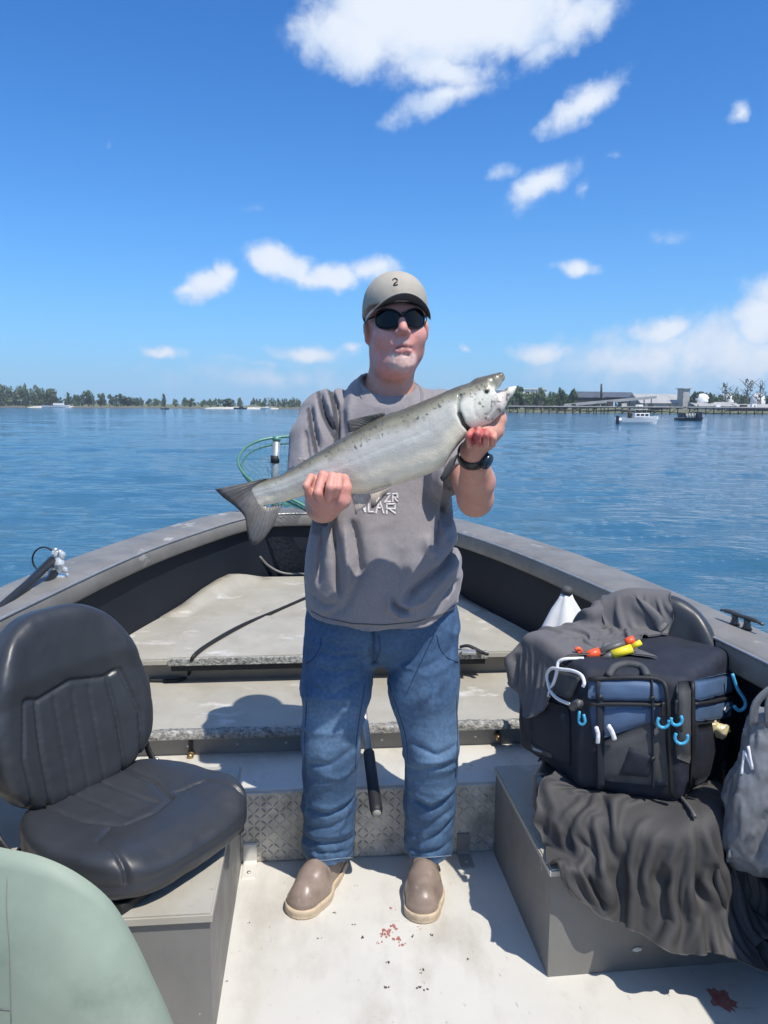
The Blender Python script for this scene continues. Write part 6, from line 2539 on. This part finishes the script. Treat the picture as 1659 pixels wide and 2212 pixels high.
# sleeve and seams follow the cloth surface
JX = X.copy()
_rel = JX - np.array((0, 0, CAMZ))
_k = _rel @ np.array(_f)
JU, JV = 829.5 + FPX * (_rel @ np.array(_r)) / _k, 1106 - FPX * (_rel @ np.array(_u)) / _k


def on_jacket(u, v, off):
    c_ = (JU - u) ** 2 + (JV - v) ** 2
    near_ = np.argsort(c_)[:12]
    k = near_[np.argmin(_k[near_])]
    d = np.array(ray(u, v))
    p = np.array((0, 0, CAMZ)) + d * (_k[k])
    return p - d / np.linalg.norm(d) * off


jk = o
for pl in ([(1470, 1720), (1490, 1745), (1502, 1765)],):
    tube('hem_trim', [tuple(on_jacket(u, v, .006)) for (u, v) in catmull(pl, 4)], .005, M_greytube, jk, 6)


def coll_top(P):
    return np.minimum(seat_world_sdf(P), bag_sdf(P))


nu, nv = 74, 76
gu, gv = np.meshgrid(np.linspace(-.34, .02, nu), np.linspace(-.40, .06, nv), indexing='ij')
gv = gv - .06 * np.clip((gu + .1) / .16, 0, 1) * (gv > -.2) + .04 * np.sin(gu * 17)
gu = gu + .03 * np.sin(gv * 19)
X, Q = garment('jacket', gu, gv, coll_top, 1.0, .60, 1.24, 9, 40, .00018, 8)
o = solid_sheet('jacket', X, nu, nv, Q, M_jack2)
tag(o, 'light grey jacket thrown over the chair back and top of the bag', 'jacket')

# ------------------------------------------------------------------ white sack, plastic bag
M_sack = nmat('white_plastic_sack', (.72, .73, .72), .35, var=.06, vscale=20)
cx_, cy_ = W(1222, 1330, y=2.78).x, 2.78
ztop = W(1220, 1280, y=2.78).z
R = []
for (f_, rad_) in ((0, .15), (.15, .16), (.35, .145), (.55, .115), (.72, .080), (.86, .050), (.95, .026), (1.0, .017)):
    z = .336 + (ztop - .336) * f_
    R.append([(cx_ + rad_ * (1 + .10 * math.cos(5 * a + f_ * 3) + .05 * math.sin(9 * a)) * math.cos(a), cy_ + rad_ * (1 + .10 * math.cos(5 * a + f_ * 3)) * math.sin(a) * .8, z) for a in np.linspace(0, 6.283, 40, endpoint=False)])
sk = empty('tied_sack', (0, 0, 0), 0, 'white sack with dark tied top standing behind the bag', 'sack')
rings('sack_body', R, M_sack, sk)
V, Fc = tube_geo([(cx_, cy_, ztop - .006), (cx_ + .002, cy_, ztop + .012), (cx_ + .004, cy_, ztop + .022)], [.020, .021, .012], 12)
mk('tie', [tuple(v) for v in V], Fc, M_greyfab, sk)

M_poly = nmat('grey_carrier_bag', (.17, .18, .195), .4, var=.2, vscale=9, coat=.3)
pc = PX(1648, 1690, 1.80)


def carrier_sdf(P):
    q = P - A3((pc[0], pc[1], 0))
    z = P[:, 2]
    rx = np.interp(z, [.30, .36, .50, .62, .70, .74], [.060, .085, .088, .070, .050, .030]).astype(np.float32)
    d = (np.hypot(q[:, 0] / rx, q[:, 1] / (rx * .75)) - 1) * rx * .75
    d = smax(d, np.abs(z - .52) - .21, .03)
    w = P * A3((1, 1, .45))
    return d + .020 * vnoise(w, 26) + .012 * fbm(w, 60, 2)


cb_ = empty('carrier_bag', (float(pc[0]), float(pc[1]), .31), 0, 'crumpled grey plastic carrier bag at the right edge beside the tackle bag', 'bag')
V, Q = sdf_geo(carrier_sdf, pc * A3((1, 1, 0)) + A3((-.14, -.12, .27)), pc * A3((1, 1, 0)) + A3((.14, .12, .78)), .005, margin=.03)
o = mk_np('sack_body', V, Q, M_poly, cb_)
o.location = -cb_.location
for s in (-1, 1):
    o = tube('handle', catmull([(pc[0] - .03 + .02 * s, pc[1] - .03, .70), (pc[0] - .035 + .015 * s, pc[1] - .04, .76), (pc[0] - .01, pc[1] - .045, .80), (pc[0] + .015 + .01 * s, pc[1] - .04, .75), (pc[0] + .03, pc[1] - .03, .70)], 5), .011, M_poly, cb_, 8, flat=.4)
    o.location = -cb_.location
for pl in ([(1598, 1672), (1604, 1622)], [(1604, 1622), (1622, 1662)], [(1622, 1662), (1612, 1612)]):
    pts = []
    for f_ in np.linspace(0, 1, 6):
        u, v = pl[0][0] * (1 - f_) + pl[1][0] * f_ + 4, pl[0][1] * (1 - f_) + pl[1][1] * f_
        d = np.array(ray(u, v), np.float32)
        t_ = np.linspace(1.5, 2.0, 300, dtype=np.float32)
        pp = np.array((0, 0, CAMZ), np.float32) + (d / d[1]) * t_[:, None]
        dd = carrier_sdf(pp)
        k = int(np.argmax(dd < .002)) if dd.min() < .002 else int(np.argmin(dd))
        pts.append(tuple(pp[k]))
    o = tube('logo_stroke', pts, .0035, M_cordw, cb_, 6)
    o.location = -cb_.location

# ------------------------------------------------------------------ rod holder on the port gunwale
M_blacktube = nmat('black_anodised_tube', (.035, .038, .042), .4, metal=.5)
M_clear = nmat('clear_grey_polycarbonate', (.52, .56, .58), .2, var=.2, vscale=40, metal=.3)
rl = empty('rod_holder', W(122, 1243, z=.806), 0, 'rod holder with two black arms clamped on the left gunwale', 'rod holder')
ro = rl.location.copy()


def inR(o):
    o.location = -ro
    return o


yb = ro.y
inR(tube('arm', [tuple(W(112, 1210, y=yb - .02)), tuple(W(60, 1262, y=yb - .22)), tuple(W(-140, 1440, y=yb - .85))], .016, M_blacktube, rl, 8))
inR(tube('arm', [tuple(W(118, 1238, y=yb - .02)), tuple(W(70, 1300, y=yb - .2)), tuple(W(-60, 1460, y=yb - .70))], .015, M_blacktube, rl, 8))
bm = bmesh.new()
bm_box(bm, W(122, 1246, y=yb), (.075, .06, .016), .004)
inR(from_bm('foot_plate', bm, M_clear, rl))
for (u, v, r_) in ((128, 1218, .022), (112, 1232, .020), (134, 1200, .014), (118, 1196, .013), (140, 1232, .012)):
    bm = bmesh.new()
    bmesh.ops.create_icosphere(bm, subdivisions=2, radius=r_)
    bmesh.ops.scale(bm, vec=(1, .9, 1.25), verts=bm.verts)
    for v_ in bm.verts:
        v_.co *= 1 + .25 * (random.random() - .5)
    bmesh.ops.translate(bm, vec=W(u, v, y=yb - .01), verts=bm.verts)
    inR(from_bm('clamp_block', bm, M_clear, rl))
for (u, v) in ((131, 1188), (121, 1184)):
    V, Fc = tube_geo([W(u - 3, v + 12, y=yb - .01), W(u, v, y=yb - .01)], .008, 8)
    inR(mk('thumb_screw', [tuple(q_) for q_ in V], Fc, M_alu, rl))
inR(tube('wire_loop', [tuple(W(95 + 25 * math.cos(a), 1208 + 26 * math.sin(a), y=yb)) for a in np.linspace(.6, 5.6, 18)], .0035, M_blackrub, rl, 6))

# ------------------------------------------------------------------ landing net at the bow
M_netg = nmat('green_net_frame', (.10, .24, .18), .4, metal=.2)
M_mesh = nmat('green_net_cord', (.05, .16, .13), .7)
net = empty('landing_net', (0, 0, 0), 0, 'green landing net over the bow with long silver handle between the legs', 'net')
hoop = catmull([tuple(W(u, v, y=y)) for (u, v, y) in ((515, 1003, 4.62), (527, 970, 4.75), (560, 952, 4.86), (605, 944, 4.92), (665, 942, 4.95), (730, 950, 4.92), (772, 985, 4.78), (765, 1050, 4.58), (728, 1112, 4.40), (690, 1108, 4.40), (625, 1076, 4.44), (548, 1042, 4.52))], 6, True)
tube('hoop', hoop, .0085, M_netg, net, 8, True)
inner_ = hoop + np.array((0, 0, -.035)) + (hoop.mean(0) - hoop) * .05
tube('net_cord', inner_, .006, M_mesh, net, 6, True)
# sagging mesh
cen = hoop.mean(0)
nr_, ns_ = 9, 36
VV = []
hs_ = hoop[np.linspace(0, len(hoop), ns_, endpoint=False).astype(int)]
for k in range(nr_):
    f_ = k / (nr_ - 1)
    for p in hs_:
        q_ = p * (1 - .86 * f_) + cen * .86 * f_
        q_ = q_ + np.array((0.10 * f_, -.12 * f_, -.30 * math.sin(f_ * 1.5)))
        q_[2] = max(q_[2], .855 + .03 * f_)
        VV.append(q_)
VV = np.array(VV)
MV, MF = [], []


def strand(a, b, r=.0013):
    V_, F_ = tube_geo([a, b], r, 3)
    k = len(MV)
    MV.extend([tuple(v) for v in V_])
    MF.extend([tuple(i + k for i in f) for f in F_])


for k in range(nr_ - 1):
    for s_ in range(ns_):
        a = VV[k * ns_ + s_]
        strand(a, VV[(k + 1) * ns_ + (s_ + (1 if k % 2 else 0)) % ns_])
        strand(a, VV[(k + 1) * ns_ + (s_ + (0 if k % 2 else -1)) % ns_])
o = mk('netting', MV, MF, M_mesh, net, False)
o['kind'] = 'stuff'
S_, G_ = Vector(hoop[np.argmin(np.abs(hoop[:, 0] - W(728, 1112, y=4.4).x) + np.abs(hoop[:, 1] - 4.4))]), W(814, 1757, y=2.14)
g1 = G_.lerp(S_, .115)
tube('handle', [tuple(g1.lerp(S_, f_)) for f_ in (0, .3, .6, 1)], .0135, M_alu, net, 12)
tube('grip', [tuple(G_), tuple(G_.lerp(g1, .06)), tuple(G_.lerp(g1, .5)), tuple(g1)], [.016, .0195, .0185, .0185], M_blackrub, net, 14)
tube('grip_cap', [tuple(G_.lerp(g1, -.02)), tuple(G_.lerp(g1, .05))], [.012, .0165], M_riser, net, 12)

# bow post with black collar
M_post = nmat('grey_green_post', (.30, .34, .34), .45, metal=.4, var=.2, vscale=25)
bp = empty('bow_post', (0, 0, 0), 0, 'grey tube post with black collar standing at the bow', 'post')
yp = 4.72
tube('tube', [tuple(W(594, 1112, y=yp)), tuple(W(594, 1030, y=yp)), tuple(W(597, 950, y=yp))], .023, M_post, bp, 14)
tube('collar', [tuple(W(594, 1000, y=yp)), tuple(W(594, 984, y=yp))], .027, M_blackrub, bp, 14)
tube('cap', [tuple(W(597, 952, y=yp)), tuple(W(598, 944, y=yp))], .025, M_netg, bp, 14)
# ------------------------------------------------------------------ humid air
hz = box('haze', (0, 0, 30), (3200, 3200, 62.6), None, None, 0.0)
tag(hz, kind='stuff')
hm = bpy.data.materials.new('humid_air')
hm.use_nodes = True
ht = hm.node_tree
ht.nodes.clear()
ho = ht.nodes.new('ShaderNodeOutputMaterial')
pv = ht.nodes.new('ShaderNodeVolumePrincipled')
pv.inputs['Color'].default_value = (0.80, 0.90, 1.0, 1)
pv.inputs['Density'].default_value = 0.0003
pv.inputs['Anisotropy'].default_value = 0.2
ht.links.new(pv.outputs[0], ho.inputs['Volume'])
hz.data.materials.append(hm)
